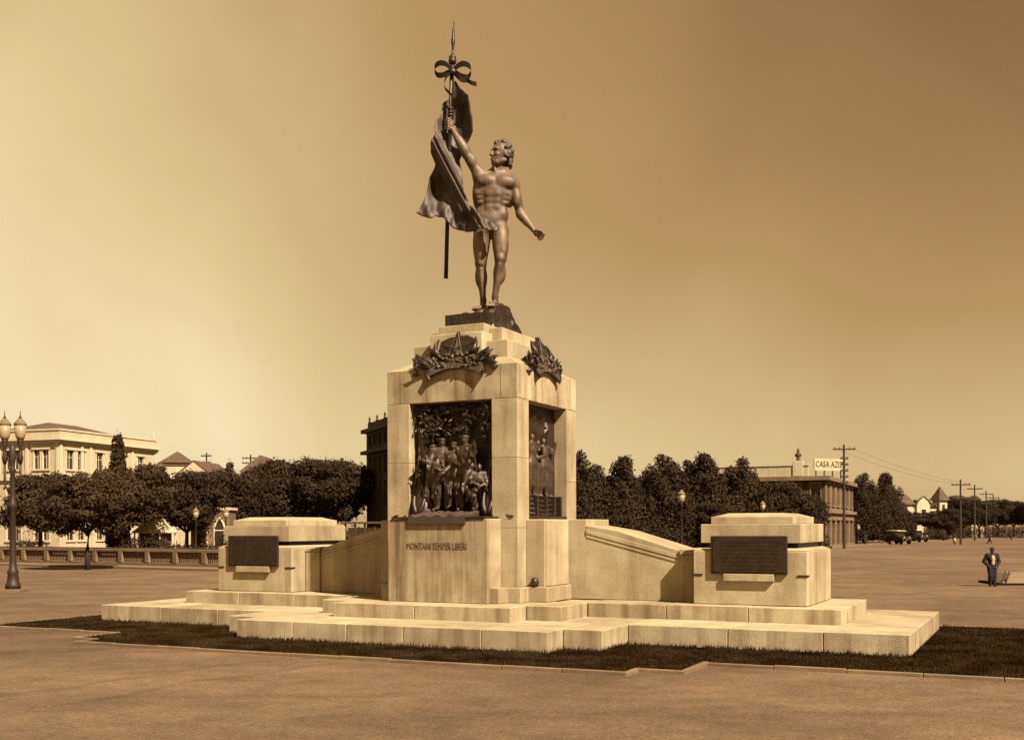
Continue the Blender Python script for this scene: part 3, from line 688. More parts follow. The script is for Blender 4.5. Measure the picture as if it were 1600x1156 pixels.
    for i in range(5): A(cap(U(742.5 + i * 1.7, 481.6, 5 - i * 1.1), U(738.0 + i * 2.0, 483.4, .5 - i * 1.6), 1.9, 1.5 if i < 4 else 2.0, 1))
    A(cap(U(781, 362, -1), U(782, 407, -13), 14.6, 8.8, 5)); A(ell(U(783, 383, -11), (11.6, 11, 27), 5)); A(ell(U(778, 398, -15), (4.2, 5.5, 10), 4)); A(ell(U(787.5, 397, -15), (4.4, 5.5, 10), 4))
    A(ell(U(782, 408.5, -20), (5, 4.2, 5.8), 4)); A(cap(U(782, 409, -13), U(773.5, 466, -9), 8.2, 4.5, 4)); A(ell(U(780.5, 429, -6), (9.4, 8.6, 17), 5)); A(ell(U(785, 427, -6), (4.6, 6, 12), 4)); A(cap(U(781, 418, -19), U(773, 462, -12), 3.4, 2.8, 3))
    A(cap(U(774.5, 476, -6), U(768, 480, -26), 4.9, 3.9, 4)); A(cap(U(773.5, 466, -9), U(774, 477, -7), 4.5, 4.8, 3))
    for i in range(5): A(cap(U(763.5 + i * 2.4, 480.5, -25 - (i == 0) * .5 + i * .5), U(761 + i * 2.7, 483.2, -31 + i * .9), 2.2 if i == 0 else 1.9, 2.1 if i == 0 else 1.6, 1))
    # head, turned to the raised hand
    fw = np.array((-.86, -.50, -.07)); fw /= np.linalg.norm(fw); up = np.array((.03, 0, -1.0)); sd = np.cross(fw, up); sd /= np.linalg.norm(sd); up = np.cross(sd, fw)
    H0 = np.array(U(783.5, 241.5, 0), float); Rm = np.array([fw, sd, up])
    hp = lambda f, s, u_: H0 + fw * f + sd * s + up * u_
    A(ell(hp(-1, 0, 4), (16.5, 13, 14.5), 3, 1, Rm)); A(ell(hp(6.5, 0, -6.5), (9.5, 9.6, 13), 4, 1, Rm)); A(ell(hp(9.5, 0, -15.5), (5.8, 6.5, 4.8), 3, 1, Rm)); A(cap(hp(-3, -7.5, -10), hp(9, -4.5, -16), 3.6, 3.4, 3)); A(cap(hp(-3, 7.5, -10), hp(9, 4.5, -16), 3.6, 3.4, 3))
    A(ell(hp(13.0, 0, 4.5), (3.2, 9.5, 2.6), 2.5, 1, Rm))                       # brow
    for q in (-1, 1):
        A(ell(hp(15.5, q * 4.6, .9), (3.2, 3.0, 2.3), 1.6, -1, Rm)); A(ell(hp(12.6, q * 4.6, .6), (2.2, 2.3, 1.6), .6, 1, Rm)); A(ell(hp(10.5, q * 6.2, -4), (4.2, 3.4, 3.0), 2.5, 1, Rm))
        A(ell(hp(-1.5, q * 12.0, -1.5), (3.0, 1.7, 4.6), 1, 1, Rm))
    A(cap(hp(15.0, 0, 2.6), hp(18.8, 0, -4.6), 1.7, 2.4, 1.5)); A(ell(hp(15.6, 0, -5.4), (3, 3.2, 1.7), 1.2, 1, Rm))
    A(ell(hp(15.8, 0, -10.6), (2.4, 4.0, 1.2), 1.0, 1, Rm)); A(ell(hp(15.2, 0, -13.0), (2.4, 3.4, 1.3), 1.0, 1, Rm)); A(ell(hp(18.4, 0, -11.8), (2.2, 3.6, .7), .5, -1, Rm))
    body = link('body', sdf_mesh('body', p, .8, TPm, 1), 'statue', st, True)
    q = []; rs = random.Random(4)
    for i in range(150):
        th = rs.uniform(0, 2 * PI); ph = rs.uniform(-.75, 1.35)
        f, s_, u_ = math.cos(ph) * math.cos(th), math.cos(ph) * math.sin(th), math.sin(ph)
        if f > .25 and u_ < .72: continue
        if f > -.05 and u_ < .15: continue
        k = 1.03 + .05 * rs.random()
        q.append(ell(hp(-1 + f * 16.5 * k, s_ * 13 * k, 4 + u_ * 14.5 * k), np.array((2.2, 2.2, 2.6)) * rs.uniform(1.0, 1.75), .9))
    for i in range(16): q.append(ell(hp(-11 - rs.uniform(0, 5.5), rs.uniform(-10, 8), -8 - rs.uniform(0, 10)), np.array((2.8, 2.8, 3.2)) * rs.uniform(.9, 1.3), 1.2))
    q.append(ell(hp(-4.5, 0, 5), (15, 13.2, 13), 2, 1, Rm))
    link('hair', sdf_mesh('hair', q, .85, TPm, 1), 'flag', body, True)
statue_body()
def statue_flag():
    def pole(v): return 694.5 + (427 - v) * (709.5 - 694.5) / (427 - 35)
    def PD(v): return -5 + max(0, v - 205) * .19
    def tp(pts): return [tuple(x) for x in TP(np.array([U(*p) for p in pts]))]
    pm = MB().tube(tp([(pole(v), v, PD(v)) for v in (427, 340, 250, 198, 160, 100)]), 3.3 * PX, 12)
    po = pm.build('flag_pole', 'bronze', st, smooth=True)
    prof = [(103, 3.3), (102, 5.8), (97, 6.6), (94, 5.2), (92.5, 6.0), (90, 4.6), (88, 2.2), (80, 1.9), (72, 2.8), (66, 3.4), (62, 2.6), (50, 1.9), (35, .35)]
    MB().tube(tp([(pole(v), v, -5) for v, r in prof]), [r * PX for v, r in prof], 10).build('finial', 'bronze', po, smooth=True)
    for v in (172, 177, 182, 187): MB().tube(tp([(pole(v), v + 1.2, -5), (pole(v), v - 1.2, -5)]), 4.3 * PX, 10).build('ring', 'bronze', po)
    # ribbon bow, flat bands
    def ribbon(pts, w, name):
        q = [Vector(p) for p in pts]; sm = []
        for i in range(len(q) - 1):
            a, b, c, e = q[max(i - 1, 0)], q[i], q[i + 1], q[min(i + 2, len(q) - 1)]
            for k in range(5):
                t = k / 5; sm.append(.5 * ((2 * b) + (c - a) * t + (2 * a - 5 * b + 4 * c - e) * t * t + (3 * b - a - 3 * c + e) * t ** 3))
        pts = [tuple(p) for p in sm + [q[-1]]]
        n = len(pts); vs = []; fs = []
        for i, (u, v, d) in enumerate(pts):
            for dv, dd in ((-w, -1.0), (w, -1.0), (w, 1.0), (-w, 1.0)):
                ww = dv; vs.append((u, v + ww * .8, d + dd + ww * .35))
        for i in range(n - 1):
            for k in range(4): fs.append((i * 4 + k, i * 4 + (k + 1) % 4, i * 4 + 4 + (k + 1) % 4, i * 4 + 4 + k))
        fs += [(0, 1, 2, 3), ((n - 1) * 4 + 3, (n - 1) * 4 + 2, (n - 1) * 4 + 1, (n - 1) * 4)]
        MB().add(tp(vs), fs).build(name, 'bronze', po, smooth=False)
    ribbon([(708, 117, -11), (699, 108, -16), (689, 106, -17), (681, 109, -13), (680, 115, -8), (684, 120, -6), (692, 121, -8), (701, 118, -10), (708, 117, -11)], 4.2, 'bow_loop')
    ribbon([(708, 117, -11), (716, 110, -16), (726, 107.5, -18), (735, 111, -15), (736, 118, -9), (731, 124, -7), (722, 123, -8), (714, 119, -10), (708, 117, -11)], 4.4, 'bow_loop')
    ribbon([(709, 118, -11), (716, 127, -15), (723, 131, -13), (730, 130, -10), (737, 135, -13), (745, 136, -10)], 3.4, 'bow_tail')
    ribbon([(707, 118, -11), (699, 125, -14), (695, 134, -12), (696, 142, -9), (702, 148, -8), (706, 153, -8)], 2.6, 'bow_tail')
    link('knot', sdf_mesh('knot', [ell(U(708, 117, -11), (6, 5, 5.5), 1)], 1.0, TPm, 1), 'bronze', po, True)
    # cloth
    Lb = [(124, 707), (136, 704), (150, 702), (159, 691), (173, 690), (182, 686), (191, 681), (202, 679), (212, 683), (219, 677), (228, 673), (241, 673.5), (256, 680), (274, 671.5), (300, 667), (318, 660), (334, 652)]
    Rb = [(124, 711), (132, 717), (147, 730), (160, 735), (173, 734.5), (189, 739), (206, 738.5), (226, 727), (249, 718), (277, 723), (301, 725), (323, 732), (339, 745), (349, 764), (365, 781)]
    Bt = [(0, 334), (.05, 337), (.13, 342), (.19, 342), (.23, 337), (.30, 340), (.44, 357), (.58, 364.5), (.76, 366), (.97, 369.5), (1, 366)]
    li = lambda T, x: float(np.interp(x, [t[0] for t in T], [t[1] for t in T]))
    nu, nv = 64, 130; vs = []
    for j in range(nv + 1):
        t = j / nv
        for i in range(nu + 1):
            s = i / nu
            vend = li(Bt, s); v = 124 + (vend - 124) * t
            vL = 124 + (334 - 124) * t; vR = 124 + (365 - 124) * t
            uL, uR = li(Lb, vL), li(Rb, vR); u = uL + (uR - uL) * s
            # geometry of folds: distance from the diagonal wrap, hollows, pleats
            ax, ay, bx_, by = 676.0, 216.0, 724.0, 308.0; L = math.hypot(bx_ - ax, by - ay)
            dd = ((u - ax) * (by - ay) - (v - ay) * (bx_ - ax)) / L
            al = ((u - ax) * (bx_ - ax) + (v - ay) * (by - ay)) / L
            ridge = math.exp(-(dd / 13.0) ** 2) * (1 / (1 + math.exp(-(al + 6) / 5)))
            d = 4.0 - 18.0 * ridge
            d += ridge * 3.4 * math.cos(dd * .62) + ridge * 1.2 * math.cos(dd * 1.3 + 1)
            d += 22 * math.exp(-((u - 712) / 15) ** 2 - ((v - 180) / 38) ** 2)
            d += 17 * math.exp(-((u - 683) / 13) ** 2 - ((v - 292) / 30) ** 2)
            d -= 9 * math.exp(-((u - 737) / 7) ** 2 - ((v - 195) / 22) ** 2)          # right edge curling forward
            d -= 7 * math.exp(-((u - 731) / 5) ** 2 - ((v - 155) / 16) ** 2)
            d -= 8 * math.exp(-((u - 681) / 6) ** 2 - ((v - 198) / 18) ** 2)
            lo = 1 / (1 + math.exp(-(v - 318) / 8))
            d += lo * (3.6 * math.sin((u - .25 * (v - 330)) * .26) + 1.0 * math.sin((u + .5 * v) * .45) - 9)
            d -= 20 * (1 / (1 + math.exp(-(u - 748) / 7)))
            d += lo * 9 * math.exp(-((u - 727) / 11) ** 2 - ((v - 343) / 5) ** 2)
            d += .9 * math.sin(v * .13 + s * 7)
            vs.append(U(u, v, d))
    vs = np.array(vs); n = nu + 1
    fs = [(j * n + i, j * n + i + 1, (j + 1) * n + i + 1, (j + 1) * n + i) for j in range(nv) for i in range(nu)]
    m = npmesh('flag', TP(vs), fs)
    b = bmesh.new(); b.from_mesh(m); bmesh.ops.recalc_face_normals(b, faces=b.faces)
    bmesh.ops.solidify(b, geom=b.faces[:], thickness=2.0 * PX); bmesh.ops.recalc_face_normals(b, faces=b.faces); b.to_mesh(m); b.free()
    link('flag', m, 'flag', st, True)
statue_flag()
def statue_base():
    # bronze rock the youth stands on, in the monument frame
    nx, ny = 30, 44; rs = random.Random(8); vs = []
    noise = [[rs.uniform(-1, 1) for _ in range(ny + 1)] for _ in range(nx + 1)]
    for i in range(nx + 1):
        for j in range(ny + 1):
            x = -.52 + 1.08 * i / nx; y = -.9 + 1.78 * j / ny
            ro = 1 / (1 + math.exp(-(y + .45) / .05)) ; ro2 = max(0.0, min(1.0, (x + .1) / .4))
            z = 7.06 + .14 * ro + .16 * ro * ro2 * math.exp(-((y + .05) / .42) ** 2) - .34 * max(0, min(1, (y - .2) / .65)) * ro2
            amp = .004 if y < -.7 else .022 * (ro + .2)
            vs.append((x + (noise[i][j] * .012 if 0 < i < nx else 0), y, z + noise[i][j] * amp + .02 * ro * math.sin(x * 21 + y * 13)))
    n = ny + 1
    fs = [(i * n + j, (i + 1) * n + j, (i + 1) * n + j + 1, i * n + j + 1) for i in range(nx) for j in range(ny)]
    ring = [i * n for i in range(nx + 1)] + [nx * n + j for j in range(1, ny + 1)] + [i * n + ny for i in range(nx - 1, -1, -1)] + [j for j in range(ny - 1, 0, -1)]
    layers = [ring]
    for k, zz in enumerate((.66, .33, 0)):
        b0 = len(vs)
        for r in ring:
            x, y, z = vs[r]; am = .035 if (x > .5 and y > -.7) else .006
            vs.append((x + rs.uniform(-am, am * .6), y + rs.uniform(-.006, .006), 6.776 + (z - 6.776) * zz))
        layers.append(list(range(b0, b0 + len(ring))))
    for a, b in zip(layers, layers[1:]):
        m_ = len(a); fs += [(a[i], b[i], b[(i + 1) % m_], a[(i + 1) % m_]) for i in range(m_)]
    fs.append(tuple(reversed(layers[-1])))
    vs = [tuple(ML(v) - OFF) for v in vs]
    MB().add(vs, fs).build('rock_base', 'bronze', st)
statue_base()

# ================================================================== GRASS BED AND KERB
GR = [(-10.75, -4.75), (-6.5, -4.75), (-6.5, -5.97), (-5.85, -5.97), (-5.85, -6.52), (5.78, -6.52), (5.78, -5.97), (6.55, -5.97), (6.55, -4.75), (12.2, -4.75), (12.2, 4.1), (-10.75, 4.1)]
def grass_bed():
    v = [tuple(ML((x, y, .03))) for x, y in GR] + [tuple(ML((x, y, -.05))) for x, y in GR]; n = len(GR)
    o = MB().add(v, [tuple(range(n))] + [(i, i + n, (i + 1) % n + n, (i + 1) % n) for i in range(n)]).build('grass_bed', 'soil'); o['kind'] = 'structure'
    # kerb stones: separate pieces along the edge
    kr = None
    for i in range(n):
        a, b = GR[i], GR[(i + 1) % n]; L = math.hypot(b[0] - a[0], b[1] - a[1]); k = max(1, round(L / 1.1)); dx, dy = (b[0] - a[0]) / L, (b[1] - a[1]) / L
        if i == 10 : continue
        if kr is None:
            kr = MB().add([tuple(ML((x * 1.0, y, .012))) for x, y in ((a[0], a[1]), (b[0], b[1]), (b[0], b[1] + .03), (a[0], a[1] + .03))], [(0, 1, 2, 3)]).build('kerb', 'kerb'); kr['kind'] = 'structure'
        for q in range(k):
            t0, t1 = L * q / k + .006, L * (q + 1) / k - .006
            if q == k - 1: t1 += .035
            if q == 0: t0 -= .03
            m = MB(); h = .062 + random.uniform(-.008, .008); w = .045
            pts = [(a[0] + dx * t + dy * o_, a[1] + dy * t - dx * o_) for t, o_ in ((t0, w), (t1, w), (t1, -w), (t0, -w))]
            m.add([tuple(ML((x, y, -.03))) for x, y in pts] + [tuple(ML((x, y, h))) for x, y in pts], [(0, 1, 2, 3), (4, 5, 6, 7), (0, 1, 5, 4), (1, 2, 6, 5), (2, 3, 7, 6), (3, 0, 4, 7)])
            m.build('kerb_stone', 'kerb', kr, .01)
    # blades
    rng = np.random.default_rng(3); pts = []
    regs = [(-5.85, 5.78, -6.52, -4.43, 1500), (-6.5, -5.85, -5.97, -2.37, 1300), (5.78, 6.55, -5.97, -2.37, 1500), (-10.75, -6.5, -4.75, -2.37, 1000), (6.55, 12.2, -4.75, -2.37, 1500), (-4.33, -3.54, -4.43, -3.73, 900), (3.54, 5.78, -4.43, -2.37, 1400),
            (-10.75, -9.5, -2.37, 4.1, 600), (9.5, 12.2, -2.37, 4.1, 1200), (-5.85, -3.54, -4.43, -2.37, 1000)]
    for x0, x1, y0, y1, den in regs:
        nn = int((x1 - x0) * (y1 - y0) * den); q = np.stack([rng.uniform(x0 + .04, x1 - .04, nn), rng.uniform(y0 + .05, y1, nn)], 1); pts.append(q)
    q = np.concatenate(pts)
    ins = ((np.abs(q[:, 0]) < a1) & (q[:, 1] > -b1) & (q[:, 1] < bb)) | ((np.abs(q[:, 0]) < a2) & (q[:, 1] > -b2) & (q[:, 1] < 0)) | ((np.abs(q[:, 0]) < a3) & (q[:, 1] > -b3) & (q[:, 1] < 0))
    q = q[~ins]
    # taller tufts against the stone
    dist = np.minimum.reduce([np.maximum(np.abs(q[:, 0]) - a1, -b1 - q[:, 1]), np.maximum(np.abs(q[:, 0]) - a2, -b2 - q[:, 1]), np.maximum(np.abs(q[:, 0]) - a3, -b3 - q[:, 1])])
    n = len(q); hh = rng.uniform(.022, .055, n) * np.where((dist < .12), rng.uniform(1.0, 2.3, n), 1)
    cl = .5 + .5 * np.sin(q[:, 0] * 2.3 + np.sin(q[:, 1] * 3)) * np.sin(q[:, 1] * 2.9 + 1); hh *= .8 + .5 * cl
    ang = rng.uniform(0, 2 * PI, n); w = rng.uniform(.006, .012, n); ln = rng.uniform(.0, .035, n); la = rng.uniform(0, 2 * PI, n)
    b = np.stack([q[:, 0], q[:, 1], np.full(n, .025)], 1)
    o1 = np.stack([np.cos(ang) * w, np.sin(ang) * w, np.zeros(n)], 1); tip = b + np.stack([np.cos(la) * ln, np.sin(la) * ln, hh], 1)
    V = np.concatenate([b - o1, b + o1, tip]); c, s = math.cos(TH), math.sin(TH)
    Wd = np.stack([(-0.6271 + V[:, 0] * c + V[:, 1] * s) * S, (25.4441 - V[:, 0] * s + V[:, 1] * c) * S, V[:, 2] * S], 1)
    o = link('grass', npmesh('grass', Wd, np.stack([np.arange(n), np.arange(n) + n, np.arange(n) + 2 * n], 1)), 'grass'); o['kind'] = 'stuff'
    o['label'] = 'short dark grass around the monument base'; o['category'] = 'grass'
grass_bed()
# loose pebbles on the open ground
def pebbles():
    rs = np.random.default_rng(12); n = 1500; Y = rs.uniform(14.5, 40, n); u = rs.uniform(-20, 1620, n); X = (u - 800) / FPX * Y
    m = MB()
    for x, y in zip(X, Y):
        r = rs.uniform(.006, .02); a = rs.uniform(0, 6); z = gz(x, y)
        m.add([(x + r * math.cos(a + k * 1.57), y + r * math.sin(a + k * 1.57) * .8, z) for k in range(4)] + [(x, y, z + r * .6)], [(0, 1, 4), (1, 2, 4), (2, 3, 4), (3, 0, 4)])
    o = m.build('gravel', 'kerb'); o['kind'] = 'stuff'; o['label'] = 'loose pebbles scattered on the earth'; o['category'] = 'gravel'
pebbles()

# ================================================================== TREES
def crown(name, blobs, n, ls, seed, shell=.55):
    rng = np.random.default_rng(seed); vol = np.array([b[3] * b[4] * b[5] for b in blobs]) ** .75; vol = vol / vol.sum()
    k = rng.choice(len(blobs), n, p=vol); B = np.array(blobs, float)[k]
    d = rng.normal(size=(n, 3)); d /= np.linalg.norm(d, axis=1)[:, None]
    r = np.where(rng.random(n) < shell, np.where(rng.random(n) < .14, rng.uniform(1.05, 1.32, n), rng.uniform(.82, 1.06, n)), rng.random(n) ** .4)
    c = B[:, :3] + d * B[:, 3:] * r[:, None]
    nr = d + rng.normal(size=(n, 3)) * .55; nr /= np.linalg.norm(nr, axis=1)[:, None]
    t = np.cross(nr, rng.normal(size=(n, 3))); t /= np.linalg.norm(t, axis=1)[:, None]; b = np.cross(nr, t)
    s = ls * rng.uniform(.6, 1.4, n)[:, None]
    V = np.concatenate([c - t * s, c + b * s * .55 - nr * s * .15, c + t * s, c - b * s * .55 - nr * s * .15]); i = np.arange(n)
    return npmesh(name, V, np.stack([i, i + n, i + 2 * n, i + 3 * n], 1))
def trunk_mesh(h, r, limbs, seed, spread):
    rs = random.Random(seed); m = MB(); top = h
    m.tube([(0, 0, -.1), (rs.uniform(-.05, .05), 0, h * .4), (rs.uniform(-.1, .1), 0, h)], [r * 1.3, r, r * .75], 8)
    for i in range(limbs):
        a = 2 * PI * i / limbs + rs.uniform(-.4, .4); e = spread * rs.uniform(.5, .9)
        m.tube([(0, 0, h * .85), (math.cos(a) * e * .45, math.sin(a) * e * .45, h * 1.2), (math.cos(a) * e, math.sin(a) * e, h * 1.2 + spread * rs.uniform(.4, .9))], [r * .6, r * .4, r * .12], 6)
    return m
TREE = {}
def tree_kind(key, blobs, n, ls, seed, th, tr, limbs, spread, mat):
    TREE[key] = (crown('crown', blobs, n, ls, seed), trunk_mesh(th, tr, limbs, seed, spread).mesh('trunk'), mat)
def round_blobs(cz, R_, Hh, n, seed):
    rs = random.Random(seed); b = [(0, 0, cz, R_ * .72, R_ * .72, Hh * .66)]
    for i in range(n):
        a = rs.uniform(0, 2 * PI); q = rs.uniform(-.75, .9); e = math.sqrt(1 - q * q)
        b.append((math.cos(a) * e * R_ * .68, math.sin(a) * e * R_ * .68, cz + q * Hh * .68, R_ * rs.uniform(.2, .36), R_ * rs.uniform(.2, .36), Hh * rs.uniform(.16, .32)))
    return b
def cone_blobs(h0, h, R_, seed):
    rs = random.Random(seed); b = []
    for i in range(9):
        t = i / 8; r = R_ * (1 - t ** 1.7 * .93); b.append((0, 0, h0 + (h - h0) * t * .9, r * .8, r * .8, (h - h0) * .13))
    for i in range(34):
        t = rs.random() ** .8; a = rs.uniform(0, 2 * PI); r = R_ * (1 - t ** 1.7 * .95); q = R_ * rs.uniform(.13, .22) * (1 - .45 * t)
        b.append((math.cos(a) * r * .82, math.sin(a) * r * .82, h0 + (h - h0) * t * .95, q, q, q * 1.7))
    b.append((0, 0, h - .3, R_ * .12, R_ * .12, .55))
    return b
tree_kind('roundA', round_blobs(4.0, 3.1, 2.4, 26, 1), 20000, .105, 1, 2.5, .14, 6, 1.9, 'leafA')
tree_kind('roundB', round_blobs(3.8, 3.0, 2.6, 24, 2), 20000, .105, 2, 2.3, .15, 6, 1.8, 'leafA')
tree_kind('bigA', round_blobs(5.2, 4.3, 3.6, 36, 3), 30000, .14, 3, 2.6, .2, 7, 3.0, 'leafB')
tree_kind('bigB', round_blobs(5.6, 4.6, 4.0, 40, 4), 32000, .14, 4, 2.6, .2, 7, 3.2, 'leafB')
tree_kind('coneA', cone_blobs(1.5, 9.6, 4.8, 5), 30000, .14, 5, 3.2, .22, 6, 2.2, 'leafB')
tree_kind('coneB', cone_blobs(1.5, 9.9, 5.3, 6), 32000, .14, 6, 3.2, .22, 6, 2.2, 'leafB')
tree_kind('coneC', cone_blobs(1.4, 9.0, 4.3, 7), 26000, .14, 7, 3.2, .2, 6, 2.0, 'leafB')
tree_kind('ball', round_blobs(3.1, 2.0, 1.3, 18, 8), 8000, .12, 8, 2.0, .12, 5, 1.2, 'leafB')
tree_kind('cypress', [(0, 0, 1.2 + i * .75, .75 * (1 - (i / 9) ** 2 * .7), .75 * (1 - (i / 9) ** 2 * .7), .65) for i in range(9)], 6000, .13, 9, 1.0, .12, 3, .3, 'leafB')
def tree(key, u, Y, sc, rz, label, group=None, sz=1.0, name='tree'):
    cm, tm_, mat = TREE[key]; p = G(u, Y); t = empty(name, p, rz); t.scale = (sc, sc, sc * sz); tag(t, label, 'tree', group)
    link('crown', cm, mat, t); link('trunk', tm_, 'bark', t, True); return t
# left, by the balustrade
tree('roundA', 137, 70, 1.02, .3, 'street tree on thin trunk standing in front of the stone balustrade', 'trees by the balustrade')
tree('roundB', 62, 92, 1.22, 1.3, 'low spreading tree beside the twin lantern lamp, behind the balustrade', 'trees by the balustrade')
tree('roundA', 202, 92, 1.32, 2.3, 'round tree in front of the right end of the white mansion', 'trees by the balustrade', 1.02)
tree('cypress', 184, 94, 1.36, 0, 'narrow dark cypress rising against the white mansion facade', None, name='cypress_tree')
tree('bigA', 292, 104, .98, .8, 'dark rounded tree just right of the white mansion', 'dense trees left of the monument')
tree('bigB', 372, 112, .96, 2.0, 'dark dense tree behind the left pedestal', 'dense trees left of the monument')
tree('bigB', 450, 118, 1.13, 4.0, 'large dense tree in the middle above the left pedestal', 'dense trees left of the monument')
tree('bigA', 520, 116, 1.20, 5.0, 'large dense tree nearest the dark tall building', 'dense trees left of the monument')
tree('cypress', 359, 120, 1.25, 1, 'thin pointed tree top poking out of the dense trees on left', None, name='cypress_tree')
# right row of clipped ficus
row = [(905, 112, 'coneB', 1.03, 'clipped pointed tree partly hidden by the pillar, first of the row'), (935, 118, 'coneC', 1.02, 'low clipped tree second in the row right of the pillar'), (975, 114, 'coneA', 1.02, 'clipped tree behind the top of the right wing wall'),
       (1036, 115, 'coneB', 1.02, 'broad clipped tree with double top above the right wing wall'), (1074, 121, 'coneC', 1.10, 'narrow clipped tree peak behind the middle park lamp'), (1100, 117, 'coneA', 1.07, 'clipped tree peak above left edge of the right pedestal'),
       (1160, 118, 'coneB', 1.0, 'clipped tree above the middle of the right pedestal'), (1010, 122, 'coneC', .98, 'lower clipped tree in a gap behind the right wing wall')]
for i, (u, Y, k, sc, lb) in enumerate(row): tree(k, u, Y, sc, i * 1.3, lb, 'row of clipped park trees', .98)
row = [(1212, 121, 'bigA', .92, 'dark tree covering the shop front above the right pedestal'), (1252, 123, 'bigB', .70, 'dark tree reaching the shop corner right of the pedestal'), (1120, 112, 'bigA', .62, 'low dark tree under the clipped row by the pedestal')]
for i, (u, Y, k, sc, lb) in enumerate(row): tree(k, u, Y, sc, i * 2.1 + .5, lb, 'dark trees before the shop')
tree('coneB', 1350, 164, .92, .4, 'tall dark tree right of the shop corner', 'street trees on the right', 1.12)
tree('coneA', 1384, 172, 1.0, 1.4, 'tallest dark tree left of the ornate white house', 'street trees on the right', 1.10)
tree('bigA', 1336, 166, .62, 2.2, 'low dark tree touching the shop corner', 'street trees on the right')
tree('ball', 1452, 196, 1.25, .3, 'small clipped round tree before the ornate white house', 'small round street trees', .95)
tree('ball', 1424, 190, 1.2, 1.3, 'small clipped round tree behind the parked car', 'small round street trees')
tree('ball', 1398, 176, 1.2, 2.3, 'small round tree under the tall dark tree by the car', 'small round street trees')
for i, (u, Y, k, sc) in enumerate(((1480, 206, 'bigA', .72), (1505, 225, 'bigB', .98), (1530, 240, 'bigA', 1.0), (1558, 255, 'bigB', .98), (1584, 265, 'bigA', 1.05), (1612, 250, 'bigB', .9))):
    tree(k, u, Y, sc, i * 1.1, ['dark tree beside the ornate house turret', 'broad dark tree behind the nearest telegraph pole', 'dark tree in front of the pale far house', 'dark tree behind the row of far poles', 'last dark tree along the far street at right edge', 'far dark tree cut by the right edge'][i], 'trees along the far street')
# hedges
def hedge(u0, u1, Y, h, label, seed):
    a, b = G(u0, Y), G(u1, Y); L = (b - a).length; n = max(2, int(L / 1.6))
    bl = [(L * (i + .5) / n, 0, h * .45, L / n * .75, .9, h * .55) for i in range(n)]
    o = link('hedge', crown('hedge', bl, int(L * 420), .12, seed), 'leafB', None, False, a, math.atan2(b.y - a.y, b.x - a.x)); tag(o, label, 'hedge')
hedge(190, 258, 88, 1.9, 'dark clipped hedge below the pale kiosk roof', 31)
hedge(262, 345, 86, 1.35, 'low hedge in front of the pointed arch pavilion', 32)
hedge(20, 70, 100, 1.6, 'low dark hedge behind the balustrade near the lamp', 33)
hedge(890, 1075, 108, 2.4, 'long dark hedge under the clipped row right of the pillar', 34)
hedge(1080, 1290, 112, 2.2, 'dark hedge below trees behind the right pedestal', 35)
hedge(1405, 1478, 200, 1.5, 'low dark hedge at the foot of the ornate white house', 37)
hedge(1478, 1615, 232, 2.6, 'long dark hedge along the far street on the right', 38)
hedge(350, 600, 100, 2.6, 'dark shrubs behind the left pedestal and wing wall', 36)

# ================================================================== BALUSTRADE ON THE LEFT
def balustrade():
    A, B = G(-60, 86), G(640, 62); d = (B - A); L = d.length; rz = math.atan2(d.y, d.x)
    e = empty('balustrade', A, rz); tag(e, 'long pale stone balustrade with square piers on the left', 'balustrade')
    MB().box(0, L, -.22, .22, 0, .32).build('base', 'pave', e, .02); MB().box(0, L, -.20, .20, 1.02, 1.22).build('rail', 'plasterB', e, .03)
    MB().box(0, L, -.15, .15, 1.222, 1.30).build('rail_cap', 'plasterC', e, .02)
    n = round(L / 2.75); prof = [(.055, 0), (.055, .05), (.035, .08), (.075, .24), (.06, .36), (.035, .5), (.055, .62), (.055, .70)]
    bal = MB()
    for i in range(n + 1):
        x = L * i / n; MB().box(x - .2, x + .2, -.24, .24, .32, 1.02).build('pier', 'plasterB', e, .02)
    bm = MB()
    for q in range(13): bm.lathe(prof, (.34 + q * (L / n - .68) / 12, 0, .32), 8)
    mesh = bm.mesh('balusters')
    for i in range(n):
        o = link('balusters', mesh, 'plasterB', e, True, (L * i / n, 0, 0)); o['kind'] = 'stuff'
    m = MB().box(0, L, -2.6, -.22, 0, .13); o = m.build('pavement', 'pave', None, .01, False, A, rz); o['kind'] = 'structure'
balustrade()

def street_pavement():
    a, b = G(1262, 122), G(1470, 196); d = b - a; L = d.length
    m = MB().box(0, L, 0, 2.6, -.02, .14); o = m.build('pavement', 'pave', None, .01, False, a, math.atan2(d.y, d.x)); o['kind'] = 'structure'
    MB().box(0, L, -.16, -.004, -.02, .15).build('kerb_edge', 'kerb', o, .01)
street_pavement()
